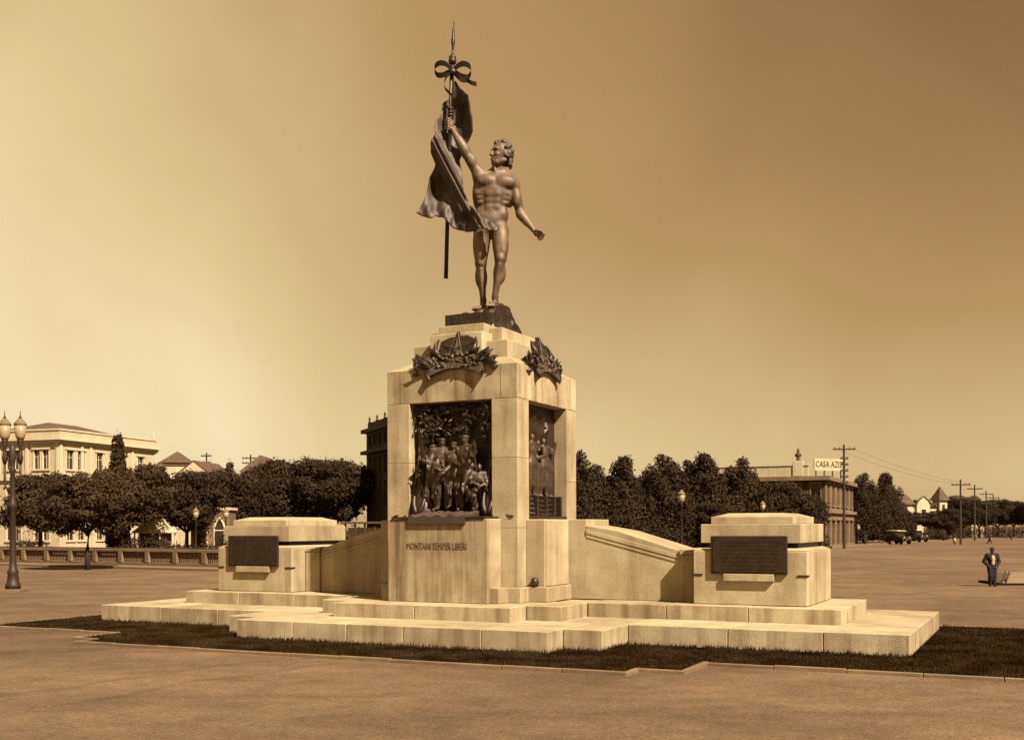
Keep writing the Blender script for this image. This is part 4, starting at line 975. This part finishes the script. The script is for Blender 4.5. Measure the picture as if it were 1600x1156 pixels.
# ================================================================== BUILDINGS
def facade(parent, w, h, holes, mat, loc, rz, name='wall', frame='trim', pane='pane', sill=True, reveal=.25):
    """wall of quads with real openings, each window a part with its pane as sub-part"""
    xs = sorted({0, w} | {q[0] for q in holes} | {q[1] for q in holes}); zs = sorted({0, h} | {q[2] for q in holes} | {q[3] for q in holes}); m = MB()
    for i in range(len(xs) - 1):
        for j in range(len(zs) - 1):
            cx, cz = (xs[i] + xs[i + 1]) / 2, (zs[j] + zs[j + 1]) / 2
            if any(q[0] < cx < q[1] and q[2] < cz < q[3] for q in holes): continue
            m.add([(xs[i], 0, zs[j]), (xs[i + 1], 0, zs[j]), (xs[i + 1], 0, zs[j + 1]), (xs[i], 0, zs[j + 1])], [(0, 1, 2, 3)])
    wl_ = link(name, npmesh(name, m.v, m.f), mat, parent, False, loc, rz)
    for (x0, x1, z0, z1) in [q[:4] for q in holes]:
        f = MB(); t = .14; r = .07
        f.box(x0 - t, x0, -r, reveal, z0 - t, z1 + t); f.box(x1, x1 + t, -r, reveal, z0 - t, z1 + t); f.box(x0, x1, -r, reveal, z1, z1 + t); f.box(x0, x1, -r, reveal, z0 - t, z0)
        if sill: f.box(x0 - t * 1.8, x1 + t * 1.8, -r * 2.2, -r - .003, z0 - t - .08, z0 - t * .2); f.box(x0 - t * 1.8, x1 + t * 1.8, -r * 2.6, -r - .003, z1 + t * .4, z1 + t + .14)
        o = f.build('window', frame, parent, 0, False, loc, rz)
        g = MB().box(x0, x1, reveal - .06, reveal - .02, z0, z1).build('pane', pane, o)
        b = MB(); xm = (x0 + x1) / 2; b.box(xm - .035, xm + .035, reveal - .11, reveal - .065, z0, z1); b.box(x0, x1, reveal - .105, reveal - .062, z0 + (z1 - z0) * .62, z0 + (z1 - z0) * .62 + .06); b.build('glazing_bar', frame, o)
    return wl_
def hip_roof(parent, x0, x1, y0, y1, z, h, mat='tile', over=.5):
    x0 -= over; x1 += over; y0 -= over; y1 += over; w = min(x1 - x0, y1 - y0) / 2 * .9
    xm = (x0 + x1) / 2; ym = (y0 + y1) / 2
    if x1 - x0 > y1 - y0: r = [(x0 + w, ym, z + h), (x1 - w, ym, z + h)]; f = [(0, 1, 5, 4), (1, 2, 5), (2, 3, 4, 5), (3, 0, 4)]
    else: r = [(xm, y0 + w, z + h), (xm, y1 - w, z + h)]; f = [(0, 1, 4), (1, 2, 5, 4), (2, 3, 5), (3, 0, 4, 5)]
    return MB().add([(x0, y0, z), (x1, y0, z), (x1, y1, z), (x0, y1, z)] + r, f + [(3, 2, 1, 0)]).build('roof', mat, parent)
def ring_box(mb, x0, x1, y0, y1, z0, z1, o):
    mb.box(x0 - o, x1 + o, y0 - o, y0 + .3, z0, z1); mb.box(x0 - o, x1 + o, y1 - .3, y1 + o, z0, z1); mb.box(x0 - o, x0 + .3, y0 + .3, y1 - .3, z0, z1); mb.box(x1 - .3, x1 + o, y0 + .3, y1 - .3, z0, z1); return mb
def mansion():
    C0 = W(93, HZ, 134); C1 = W(244, HZ, 152); d = C1 - C0; L = d.length; rz = math.atan2(d.y, d.x)
    e = empty('white_mansion', (C0.x, C0.y, 0), rz); tag(e, 'large white classical mansion with hipped tile roof and tall windows', 'building')
    Hh = 13.4; Dp = 15.0
    def tpos(u):
        k = (u - 800) / FPX; ux, uy = d.x / L, d.y / L; return (C0.x - k * C0.y) / (k * uy - ux)
    holes = []
    for u in (110, 127, 156, 193, 220): t = tpos(u); holes += [(t - .62, t + .62, 9.9, 12.2), (t - .62, t + .62, 5.2, 7.7), (t - .62, t + .62, 1.2, 3.6)]
    facade(e, L, Hh, holes, 'plaster', (0, 0, 0), 0)
    hl = []
    for t in (2.0, 3.3, 6.2, 7.5, 10.6, 11.9): hl += [(Dp - t - .45, Dp - t + .45, 9.9, 12.2), (Dp - t - .45, Dp - t + .45, 5.2, 7.7), (Dp - t - .45, Dp - t + .45, 1.2, 3.6)]
    facade(e, Dp, Hh, hl, 'plaster', (0, Dp, 0), -PI / 2)
    MB().box(.3, L - .0, Dp - .3, Dp, 0, Hh).build('back_wall', 'plaster', e); MB().box(L - .3, L, .01, Dp - .31, 0, Hh).build('end_wall', 'plaster', e)
    ring_box(MB(), 0, L, 0, Dp, 8.55, 8.95, .28).build('string_course', 'trim', e); ring_box(MB(), 0, L, 0, Dp, 8.96, 9.35, .10).build('string_course', 'trim', e)
    ring_box(MB(), 0, L, 0, Dp, 13.0, 13.35, .22).build('frieze', 'trim', e); ring_box(MB(), 0, L, 0, Dp, 13.36, 13.75, .62).build('cornice', 'trim', e)
    ring_box(MB(), 0, L, 0, Dp, 13.76, 14.55, .05).build('parapet', 'plaster', e); ring_box(MB(), 0, L, 0, Dp, 14.56, 14.75, .16).build('parapet_cap', 'trim', e)
    for t in (.25, 4.0, tpos(142), tpos(175), tpos(207), L - .25): MB().box(t - .22, t + .22, -.13, -.002, 9.36, 12.99).build('pilaster', 'trim', e, .02)
    for t in (.25, 4.8, 9.0, 13.2): MB().box(-.13, -.002, t - .22, t + .22, 9.36, 12.99).build('pilaster', 'trim', e, .02)
    hip_roof(e, .6, L - .6, .6, Dp - .6, 14.3, 2.0, over=0)
    MB().lathe([(.12, 0), (.2, .15), (.09, .3), (.16, .5), (0.03, .9)], (L - .3, .2, 14.75), 8).build('finial', 'trim', e, smooth=True)
mansion()
def simple_house(name, label, u0, u1, Y, hz, rot, dp, roof_h, mat, roofmat='tile', wins=(), gable=False, cat='house'):
    a = G(u0, Y); b = G(u1, Y); w = (b - a).length; e = empty(name, a, rot); tag(e, label, cat)
    facade(e, w, hz, [tuple(q) for q in wins], mat, (0, 0, 0), 0, sill=False)
    MB().box(0, .25, .02, dp, 0, hz).build('side_wall', mat, e); MB().box(w - .25, w, .02, dp, 0, hz).build('side_wall', mat, e); MB().box(.26, w - .26, dp - .25, dp, 0, hz).build('back_wall', mat, e)
    ring_box(MB(), 0, w, 0, dp, hz - .35, hz, .2).build('cornice', 'trim', e)
    if gable:
        MB().add([(-.4, -.4, hz), (w + .4, -.4, hz), (w / 2, -.4, hz + roof_h), (-.4, dp, hz), (w + .4, dp, hz), (w / 2, dp, hz + roof_h)], [(0, 2, 5, 3), (1, 4, 5, 2), (0, 1, 2), (3, 5, 4)]).build('roof', roofmat, e)
        MB().add([(0, -.42, hz + .02), (w, -.42, hz + .02), (w / 2, -.42, hz + roof_h * .88)], [(0, 1, 2)]).build('gable', mat, e)
    else: hip_roof(e, 0, w, 0, dp, hz + .01, roof_h, roofmat)
    return e
simple_house('house', 'brown walled house with dark hip roof right behind the mansion', 243, 300, 176, 12.4, .12, 8, 2.6, 'darkwall')
simple_house('house', 'cream house with flat cornice beside the mansion above the trees', 258, 312, 165, 12.4, .25, 7, .5, 'plaster')
simple_house('house', 'small gabled house peeking over trees right of the cream house', 276, 334, 150, 9.6, -.1, 9, 2.2, 'plaster', gable=True)
simple_house('house', 'house with broad dark roof poking above the dense trees', 380, 424, 150, 10.2, 0, 9, 2.4, 'plasterC')
def tower_block():
    F = W(573, HZ, 118); N = W(640, HZ, 104); d = N - F; L = d.length
    e = empty('tall_building', (F.x, F.y, 0), math.atan2(d.y, d.x)); tag(e, 'tall dark building with double cornice left of the pillar', 'building')
    H2 = 13.0; Dp = 14
    wins = [(1.0 + k * 1.9, 1.0 + k * 1.9 + .9, z0, z1) for k in range(int(L / 1.9)) for z0, z1 in ((1.2, 3.4), (5.0, 7.4), (8.2, 10.0), (11.15, 12.3)) if 1.9 + k * 1.9 < L - .3]
    facade(e, L, H2, wins, 'darkwall', (0, 0, 0), 0, frame='darkwall', sill=False)
    MB().box(L - .3, L, .01, Dp, 0, H2).build('end_wall', 'darkwall', e); MB().box(0, .3, .01, Dp, 0, H2).build('end_wall', 'darkwall', e); MB().box(.31, L - .31, Dp - .3, Dp, 0, H2).build('back_wall', 'darkwall', e)
    ring_box(MB(), 0, L, 0, Dp, 10.35, 10.7, .55).build('cornice', 'darkwall', e); ring_box(MB(), 0, L, 0, Dp, 12.6, 13.0, .5).build('cornice', 'darkwall', e)
    ring_box(MB(), 0, L, 0, Dp, 13.01, 13.7, -.12).build('parapet', 'darkwall', e)
    MB().box(.1, L - .1, .1, Dp - .1, 12.95, 13.05).build('roof', 'tile', e)
    for k in range(6): MB().lathe([(.12, 0), (.18, .12), (.07, .25), (.14, .42), (.02, .7)], (L * k / 5 * .96 + .2, .3, 13.71), 6).build('finial', 'darkwall', e)
tower_block()
def pavilion():
    a = G(298, 104); b = G(358, 104); w = (b - a).length; e = empty('arched_pavilion', a, .05); tag(e, 'small pavilion with pointed arch windows framed in white', 'pavilion')
    MB().box(0, w, 0, 3, 0, 4.3).build('wall', 'plasterB', e); MB().box(-.15, w + .15, -.15, 3.15, 4.3, 4.55).build('cornice', 'trim', e)
    for k in range(2):
        c = w * (.28 + .46 * k); ps = [(c - .5, .6), (c + .5, .6), (c + .5, 2.6), (c + .34, 3.1), (c, 3.6), (c - .34, 3.1), (c - .5, 2.6)]
        fr = MB(); fr.tube([(x, -.06, z) for x, z in ps[1:] + ps[:1]], .11, 6); o = fr.build('arch_window', 'trim', e)
        MB().prism(ps, -.03, -.004).build('pane', 'pane', o)
        MB().box(c - .5, c + .5, -.08, -.032, 2.35, 2.45).build('transom', 'trim', o)
pavilion()
def kiosk():
    p = G(242, 96); e = empty('kiosk', p); tag(e, 'small kiosk with pale curved tent roof behind the balustrade', 'kiosk')
    MB().lathe([(1.45, 0), (1.45, 2.2)], (0, 0, 0), 10).build('wall', 'plasterC', e); MB().lathe([(1.95, 2.2), (1.9, 2.32), (1.35, 2.75), (.95, 3.2), (.75, 3.6), (.3, 3.95), (.04, 4.1)], (0, 0, 0), 14).build('roof', 'plaster', e, smooth=True)
    for k in range(6): MB().tube([(1.75 * math.cos(k * 1.05), 1.75 * math.sin(k * 1.05), 0), (1.75 * math.cos(k * 1.05), 1.75 * math.sin(k * 1.05), 2.25)], .07, 6).build('post', 'trim', e)
kiosk()
def shelter():
    a = G(536, 96); b = G(604, 96); w = (b - a).length; e = empty('tram_shelter', a); tag(e, 'flat roofed open shelter on posts left of the pillar', 'shelter')
    MB().box(-.2, w + .2, -.3, 2.6, 2.95, 3.12).build('roof', 'plasterC', e, .02)
    for k in range(5): MB().tube([(.2 + k * (w - .4) / 4, 0, 0), (.2 + k * (w - .4) / 4, 0, 2.95)], .09, 8).build('post', 'darkwall', e)
    MB().box(.1, w - .1, 2.3, 2.5, 0, 2.6).build('back_wall', 'plaster', e)
shelter()
def shop():
    C0 = W(1290, HZ, 132); C1 = W(1333, HZ, 156); d = C1 - C0; L = d.length
    e = empty('corner_shop', (C0.x, C0.y, 0), math.atan2(d.y, d.x)); tag(e, 'two storey corner shop with lettered parapet sign and arched upper windows', 'shop')
    H2 = 8.6; Dp = 16
    n = 6; holes = []
    for k in range(n): t = L * (k + .5) / n; holes += [(t - L / n * .28, t + L / n * .28, 5.2, 7.7), (t - L / n * .33, t + L / n * .33, .3, 3.3)]
    facade(e, L, H2, holes, 'plasterB', (0, 0, 0), 0, frame='plasterB')
    hl = []
    for k in range(7): t = Dp * (k + .5) / 7; hl += [(t - .55, t + .55, 5.2, 7.6), (t - .7, t + .7, .3, 3.3)]
    facade(e, Dp, H2, hl, 'plasterC', (0, Dp, 0), -PI / 2, frame='plasterB')
    MB().box(.05, L, Dp - .3, Dp, 0, H2).build('back_wall', 'plasterC', e); MB().box(L - .3, L, .02, Dp - .31, 0, H2).build('end_wall', 'plasterC', e)
    ring_box(MB(), 0, L, 0, Dp, 8.1, 8.6, .55).build('cornice', 'plasterB', e); ring_box(MB(), 0, L, 0, Dp, 4.2, 4.5, .35).build('string_course', 'plasterB', e)
    MB().box(.1, L - .1, .1, Dp - .1, 8.5, 8.62).build('roof', 'tile', e)
    # front parapet with piers and urn (seen above the trees)
    MB().box(-.1, .3, 2.0, Dp, 8.62, 9.9).build('parapet', 'plaster', e); MB().box(-.2, .4, 1.9, Dp, 9.91, 10.05).build('parapet_cap', 'trim', e)
    for t in (3.2, Dp - .6): MB().box(-.25, .45, t - .6, t + .6, 8.63, 10.5).build('parapet_pier', 'plaster', e, .03)
    MB().lathe([(.3, 0), (.3, .15), (.14, .3), (.42, .6), (.38, .8), (.14, .95), (.2, 1.1), (.03, 1.6)], (.1, 3.2, 10.5), 10).build('urn', 'plasterC', e, smooth=True)
    # hoarding facing the square
    p0 = W(1273, HZ, 138); p1 = W(1319, HZ, 140); q = p1 - p0; sg = empty('sign_hoarding', e.matrix_world.inverted() @ Vector((0, 0, 0)), 0, e)
    bpy.context.view_layer.update()
    inv = Matrix.Rotation(-math.atan2(d.y, d.x), 4, 'Z'); lp = inv @ Vector((p0.x - C0.x, p0.y - C0.y, 0)); sg.location = (lp.x, lp.y, 8.62); sg.rotation_euler = (0, 0, math.atan2(q.y, q.x) - math.atan2(d.y, d.x))
    wq = math.hypot(q.x, q.y); sg['label'] = 'pale rooftop board lettered CASA AZIZ'
    MB().box(0, wq, 0, .12, .95, 2.45).build('board', 'board', sg)
    for k in range(4): MB().box(wq * (.08 + .28 * k) - .05, wq * (.08 + .28 * k) + .05, .125, .25, 0, 2.4).build('strut', 'wood', sg)
    tmm = text_mesh('CASA AZIZ', 1.0, .02); mn = min(v.co.x for v in tmm.vertices); mxx = max(v.co.x for v in tmm.vertices)
    for v in tmm.vertices: v.co.x = (v.co.x - mn) / (mxx - mn) * wq * .92; v.co.z *= 1.05
    link('lettering', tmm, 'signink', sg, loc=(wq * .04, -.03, 1.72))
    # low annexe down the street
    MB().box(L + .02, L + 8, .4, 6, 0, 4.3).build('annexe', 'plasterC', e); MB().box(L + .02, L + 8.2, .1, 6.2, 4.3, 4.65).build('annexe_cornice', 'plasterB', e)
shop()
def ornate_house():
    p = G(1408, 206); e = empty('ornate_house', p, .35); tag(e, 'white ornate house with curved gable roof and corner turret', 'house')
    w = 6.2
    facade(e, w, 6.6, [(.7, 1.7, .6, 2.4), (.7, 1.7, 3.6, 5.5), (3.6, 4.9, 3.4, 6.0), (3.6, 4.9, .4, 2.4)], 'plaster', (0, 0, 0), 0, sill=False)
    MB().box(0, .25, .02, 8, 0, 6.6).build('side_wall', 'plaster', e); MB().box(.26, w, 7.7, 8, 0, 6.6).build('back_wall', 'plaster', e)
    MB().add([(-.4, -.4, 6.6), (3.2, -.4, 6.6), (3.2, 8, 6.6), (-.4, 8, 6.6), (0.4, 2.5, 8.6), (3.2, 2.5, 8.6)], [(0, 1, 5, 4), (1, 2, 5), (2, 3, 4, 5), (3, 0, 4), (3, 2, 1, 0)]).build('roof', 'tile', e)
    # projecting gabled bay
    MB().prism([(3.2, 0), (6.2, 0), (6.2, 6.4), (5.7, 7.2), (4.7, 7.9), (3.7, 7.2), (3.2, 6.4)], -.55, -.02).build('bay', 'plaster', e)
    bw_ = MB(); bw_.box(4.0, 5.4, -.6, -.552, 3.2, 5.9); o = bw_.build('window', 'trim', e); MB().box(4.2, 5.2, -.64, -.602, 3.4, 5.7).build('pane', 'pane', o)
    MB().tube([(3.0, -.5, 6.6), (3.7, -.5, 7.45), (4.7, -.5, 8.15), (5.7, -.5, 7.45), (6.6, -.5, 6.7), (7.8, -.5, 6.5)], .16, 6).build('bargeboard', 'tile', e)
    MB().box(6.25, 8.2, -.2, 7.9, 0, 6.2).build('side_wing', 'plaster', e); MB().box(6.6, 7.6, -.26, -.203, 3.2, 5.4).build('door', 'pane', e)
    MB().add([(6.0, -.6, 6.21), (8.6, -.6, 6.21), (8.6, 8, 6.21), (6.0, 8, 6.21), (6.0, 3.5, 7.6), (8.6, 3.5, 7.6)], [(0, 1, 5, 4), (2, 3, 4, 5), (1, 2, 5), (3, 0, 4), (3, 2, 1, 0)]).build('wing_roof', 'tile', e)
    MB().box(8.22, 10.0, -.8, 1.2, 0, 7.4).build('turret', 'plaster', e); MB().box(8.05, 10.2, -.95, 1.4, 3.0, 3.35).build('turret_band', 'trim', e)
    MB().box(8.8, 9.4, -.86, -.803, 5.0, 6.6).build('turret_window', 'pane', e)
    MB().add([(7.8, -1.2, 7.4), (10.4, -1.2, 7.4), (10.4, 1.6, 7.4), (7.8, 1.6, 7.4), (9.1, .2, 10.1)], [(0, 1, 4), (1, 2, 4), (2, 3, 4), (3, 0, 4), (3, 2, 1, 0)]).build('turret_roof', 'tile', e)
ornate_house()
simple_house('house', 'pale far house half hidden by trees behind the poles', 1518, 1540, 250, 7.2, .2, 7, 1.6, 'plaster', wins=[(.6, 1.3, 4.2, 5.8), (1.9, 2.6, 4.2, 5.8)])
simple_house('house', 'dark roofed far house at the end of the street', 1486, 1532, 300, 9.6, .1, 9, 1.4, 'darkwall')

# ================================================================== LAMPS AND POLES
def twin_lamp():
    p = G(20, 45.4); e = empty('twin_street_lamp', p); tag(e, 'tall cast iron lamp post with two lanterns on scrolled arms, far left', 'street lamp')
    MB().box(-.42, .42, -.42, .42, -.02, .14).build('foot', 'pave', e, .02)
    MB().lathe([(.30, .14), (.30, .32), (.24, .42), (.20, .75), (.24, .82), (.16, .95), (.13, 1.3), (.115, 3.4), (.15, 3.45), (.17, 3.62), (.12, 3.72), (.10, 4.0), (.115, 4.2), (.09, 4.9), (.14, 4.98), (.09, 5.1), (.11, 5.35), (.16, 5.7), (.1, 5.95), (.03, 6.1)], (0, 0, 0), 14).build('post', 'iron', e, smooth=True)
    for s in (-1, 1):
        x = s * .32
        MB().tube([(0, 0, 4.35), (s * .12, 0, 4.2), (s * .28, 0, 4.3), (x, 0, 4.55), (x, 0, 5.3)], [.06, .05, .05, .055, .05], 8).build('arm', 'iron', e, smooth=True)
        MB().tube([(0, 0, 5.5), (s * .16, 0, 5.6), (s * .27, 0, 5.45), (s * .3, 0, 5.25)], [.06, .05, .045, .03], 8).build('scroll', 'iron', e, smooth=True)
        MB().lathe([(.06, 5.25), (.12, 5.5), (.08, 5.7), (.06, 5.95), (.13, 6.1), (.1, 6.18), (.15, 6.24)], (x, 0, 0), 10).build('bracket', 'iron', e, smooth=True)
        MB().lathe([(.13, 6.25), (.19, 6.4), (.245, 6.85)], (x, 0, 0), 12).build('lantern', 'glass', e, smooth=True)
        MB().lathe([(.26, 6.85), (.25, 6.92), (.14, 7.05), (.10, 7.12)], (x, 0, 0), 12).build('lantern_cap', 'plasterB', e, smooth=True)
        MB().lathe([(.05, 7.12), (.06, 7.18), (.02, 7.25), (.012, 7.45)], (x, 0, 0), 8).build('spike', 'iron', e)
twin_lamp()
def park_lamp(u, Y, h, label, g='park lamps with single lantern'):
    p = G(u, Y); e = empty('park_lamp', p); tag(e, label, 'street lamp', g)
    MB().lathe([(.2, 0), (.2, .2), (.1, .5), (.07, .7), (.055, h - 1.15), (.1, h - 1.1), (.06, h - 1.0), (.1, h - .9)], (0, 0, 0), 10).build('post', 'iron', e, smooth=True)
    MB().lathe([(.11, h - .9), (.2, h - .75), (.27, h - .35)], (0, 0, 0), 10).build('lantern', 'glass', e, smooth=True)
    MB().lathe([(.3, h - .35), (.26, h - .27), (.1, h - .1), (.03, h)], (0, 0, 0), 10).build('lantern_cap', 'plasterB', e, smooth=True)
park_lamp(1065, 76, 5.15, 'park lamp before the clipped trees, left of the right pedestal')
park_lamp(1192, 104, 5.0, 'park lamp lantern just above the middle of right pedestal')
park_lamp(1228, 140, 5.1, 'small park lamp lantern above right part of the right pedestal')
park_lamp(306, 90, 4.3, 'park lamp in front of the pointed arch pavilion')
park_lamp(353, 92, 4.3, 'park lamp at right end of the pointed arch pavilion')
park_lamp(1341, 158, 2.9, 'short lamp with pale globe at the foot of the trees right of shop')
def pole(u, Y, h, arms, label, step_r=False):
    p = G(u, Y); e = empty('utility_pole', p); tag(e, label, 'utility pole', 'wooden utility poles')
    MB().tube([(0, 0, -.1), (0, 0, h)], [.17, .12], 8).build('pole', 'wood', e)
    for z, w in arms:
        o = MB().box(-w, w, -.2, -.09, z, z + .16).build('crossarm', 'wood', e)
        for x in (-.9, -.45, .45, .9): MB().lathe([(.05, 0), (.06, .1), (.03, .18)], (x * w, -.14, z + .16), 6).build('insulator', 'plasterC', o)
    return e
PL = [(1501, 151, 8.9, 'nearest wooden utility pole on the right, in the roadway'), (1523, 189, 9.6, 'second utility pole along the far street'), (1541, 222, 9.6, 'third utility pole along the far street'), (1552, 250, 9.6, 'fourth utility pole along the far street'), (1561, 285, 9.9, 'fifth utility pole along the far street'), (1570, 325, 10.2, 'last and smallest utility pole along the far street')]
tops = []
for u, Y, h, lb in PL: pole(u, Y, h, ((h - .8, 1.3), (h - 2.6, 1.1)), lb); tops.append(G(u, Y) + Vector((0, 0, h - .55)))
tops.append(G(1590, 420) + Vector((0, 0, 10.5)))
sp = pole(1319, 128, 12.0, ((11.4, 1.3), (10.3, .45), (9.6, .45), (8.9, .45), (8.2, .45), (7.5, .45)), 'tall utility pole with stepped crossarms before the corner shop')
pole(323, 170, 14.2, ((13.6, .8), (12.6, .7)), 'thin utility pole above the roofs left of the dense trees'); pole(392, 160, 13.2, ((12.6, 1.2), (11.9, 1.2)), 'utility pole with double crossarm over the dense trees')
def wire(a, b, dx, nm, lab):
    pts = []
    for i in range(13):
        t = i / 12; q = a.lerp(b, t); pts.append((q.x + dx, q.y, q.z - .5 * 4 * t * (1 - t)))
    o = MB().tube(pts, .013, 4).build('overhead_wire', 'iron'); tag(o, lab, 'wire', 'overhead wires between the poles')
t0 = G(1319, 128) + Vector((0, 0, 11.6))
chain = [t0] + tops
for i in range(len(chain) - 1):
    for k, dx in enumerate((-1.0, 1.0)): wire(chain[i], chain[i + 1], dx, i, ('left ' if k == 0 else 'right ') + ['thin wire from the shop pole to the nearest street pole', 'thin wire between the first and second street poles', 'thin wire between the second and third street poles', 'thin wire between the third and fourth street poles', 'thin wire between the fourth and fifth street poles', 'thin wire between the fifth and last street poles', 'thin wire leaving the last street pole'][i])

# ================================================================== PEOPLE
def person(u, Y, h, J, label, rz=0, hat=True, top='suit', bottom='trouser', shirt=True, skirt=False, cell=.016):
    p = G(u, Y); e = empty('person', p, rz); e.scale = (h, h, h); tag(e, label, 'person', None)
    J = human(J)
    body = link('body', sdf_mesh('body', fig_prims(J, 0), min(cell, .0125)), 'skin', e, True)
    link('jacket', sdf_mesh('jacket', fig_prims(J, .016, ('torso', 'arms')) + [ell((0, .005, .50), (.118, .088, .085), .03)], cell), top, e, True)
    if skirt: link('skirt', MB().lathe([(.09, .60), (.12, .50), (.16, .16)], (0, 0, 0), 14).mesh('skirt'), bottom, e, True)
    else: link('trousers', sdf_mesh('trousers', fig_prims(J, .014, ('legs',)), cell), bottom, e, True)
    for i in '01':
        a = v3(J['a' + i]); link('shoe', sdf_mesh('shoe', [cap(a + v3((0, .02, -.018)), a + v3((.012 if i == '1' else -.012, -.095, -.027)), .033, .026, .01)], cell), 'tyre', e, True)
    if shirt: link('shirt', sdf_mesh('shirt', [ell((0, -.082, .72), (.05, .03, .10), .01), ell((0, -.08, .62), (.045, .026, .07), .01)], .009), 'white', e, True)
    if hat:
        hx, hy, hz_ = J['hd']; m = MB().lathe([(.085, .0), (.085, .008), (.056, .012), (.052, .055), (.03, .07), (.0, .07)], (hx, hy, hz_ + .03), 16)
        link('hat', m.mesh('hat'), top, e, True)
    return e
person(1550, 49.3, 1.70, dict(e0=(-.20, .03, .65), w0=(-.115, -.04, .54), e1=(.185, .03, .65), w1=(.11, -.04, .54), k0=(-.05, -.03, .28), a0=(-.045, .02, .045), a1=(.05, -.01, .045), k1=(.05, -.02, .28)), 'person in dark suit and open jacket over white shirt, hands on hips, crossing the square', -.1, cell=.012)
person(1491.5, 154, 1.5, {}, 'small far person in dark top and pale skirt left of the pole', 0, False, 'suit', 'white', False, True, .03)
person(1546, 158, 1.55, dict(k0=(-.05, -.1, .29), a0=(-.05, -.16, .05), k1=(.05, .05, .28), a1=(.05, .18, .06)), 'far person in dark clothes striding, above the man on the square', 1.2, True, 'suit', 'trouser', False, False, .03)
person(1580, 205, 1.6, {}, 'far person in dark clothes near the right edge', .4, True, 'suit', 'trouser', False, False, .03)
person(1352, 150, 1.6, {}, 'far person in dark clothes beside the short lamp under trees', .4, True, 'suit', 'trouser', False, False, .03)

# ================================================================== CARS
def car(u, Y, rz, label):
    e = empty('parked_car', G(u, Y), rz); tag(e, label, 'car', 'old motor cars on the far street')
    MB().prism([(-1.9, .45), (1.75, .45), (1.75, .95), (.55, 1.12), (.5, 1.2), (-1.75, 1.2), (-1.95, .9)], -.55, .55).build('body', 'carpaint', e, .05)
    hd_ = MB().prism([(.5, .6), (1.8, .6), (1.8, 1.08), (.5, 1.18)], -.42, .42).build('bonnet', 'carpaint', e, .05)
    cb = MB(); 
    for x in (-1.7, -.6, .45):
        for y in (-.62, .62): cb.box(x - .04, x + .04, y - .04, y + .04, 1.15, 1.88)
    cb.build('roof_posts', 'carpaint', e)
    MB().prism([(-1.95, 1.85), (.75, 1.85), (.7, 1.95), (-1.2, 2.0), (-1.9, 1.94)], -.74, .74).build('roof', 'plaster', e, .03)
    MB().box(.42, .46, -.6, .6, 1.18, 1.86).build('windscreen', 'pane', e); MB().box(1.8, 1.86, -.36, .36, .55, 1.1).build('radiator', 'iron', e)
    for y in (-.45, .45): MB().lathe([(.02, -.1), (.13, -.05), (.14, .05)], (0, 0, 0), 10).build('headlight', 'glass', e, loc=(1.8, y, 1.0)).rotation_euler = (0, PI / 2, 0)
    for x in (-1.3, 1.35):
        for y in (-.66, .66):
            t = MB().lathe([(.40, -.07), (.40, .07)], (0, 0, 0), 16).build('wheel', 'tyre', e, loc=(x, y, .40)); t.rotation_euler = (PI / 2, 0, 0)
            MB().lathe([(.2, -.085), (.2, .085)], (0, 0, 0), 10).build('hub', 'plasterC', t)
            MB().tube([(x - .58, y, .55), (x - .35, y, .84), (x, y, .92), (x + .35, y, .84), (x + .6, y, .5)], .11, 6, 1.0).build('fender', 'carpaint', e, smooth=True)
car(1404, 157, -1.25, 'old car with pale roof facing the square beside the dark tree')
car(1432, 178, -1.2, 'smaller distant car with pale roof before the ornate house')
# pale low platform at the right edge
def platform():
    a = G(1566, 50); e = empty('low_platform', a, -.12); tag(e, 'low pale stone platform with painted dark shadow strip under it at the right edge', 'platform')
    MB().box(-.25, 4, -.1, 2.8, 0, .10).build('base', 'soil', e); MB().frustum((0, 4, 0, 2.6, .1), (.55, 4, .5, 2.2, .52)).build('mound', 'plasterB', e)  # dark slab stands in for the shadow along the platform's foot
    for x in (-.05, .12): MB().tube([(x, -.05, .05), (x + .28, .3, .62)], .035, 6).build('stake', 'wood', e)
platform()
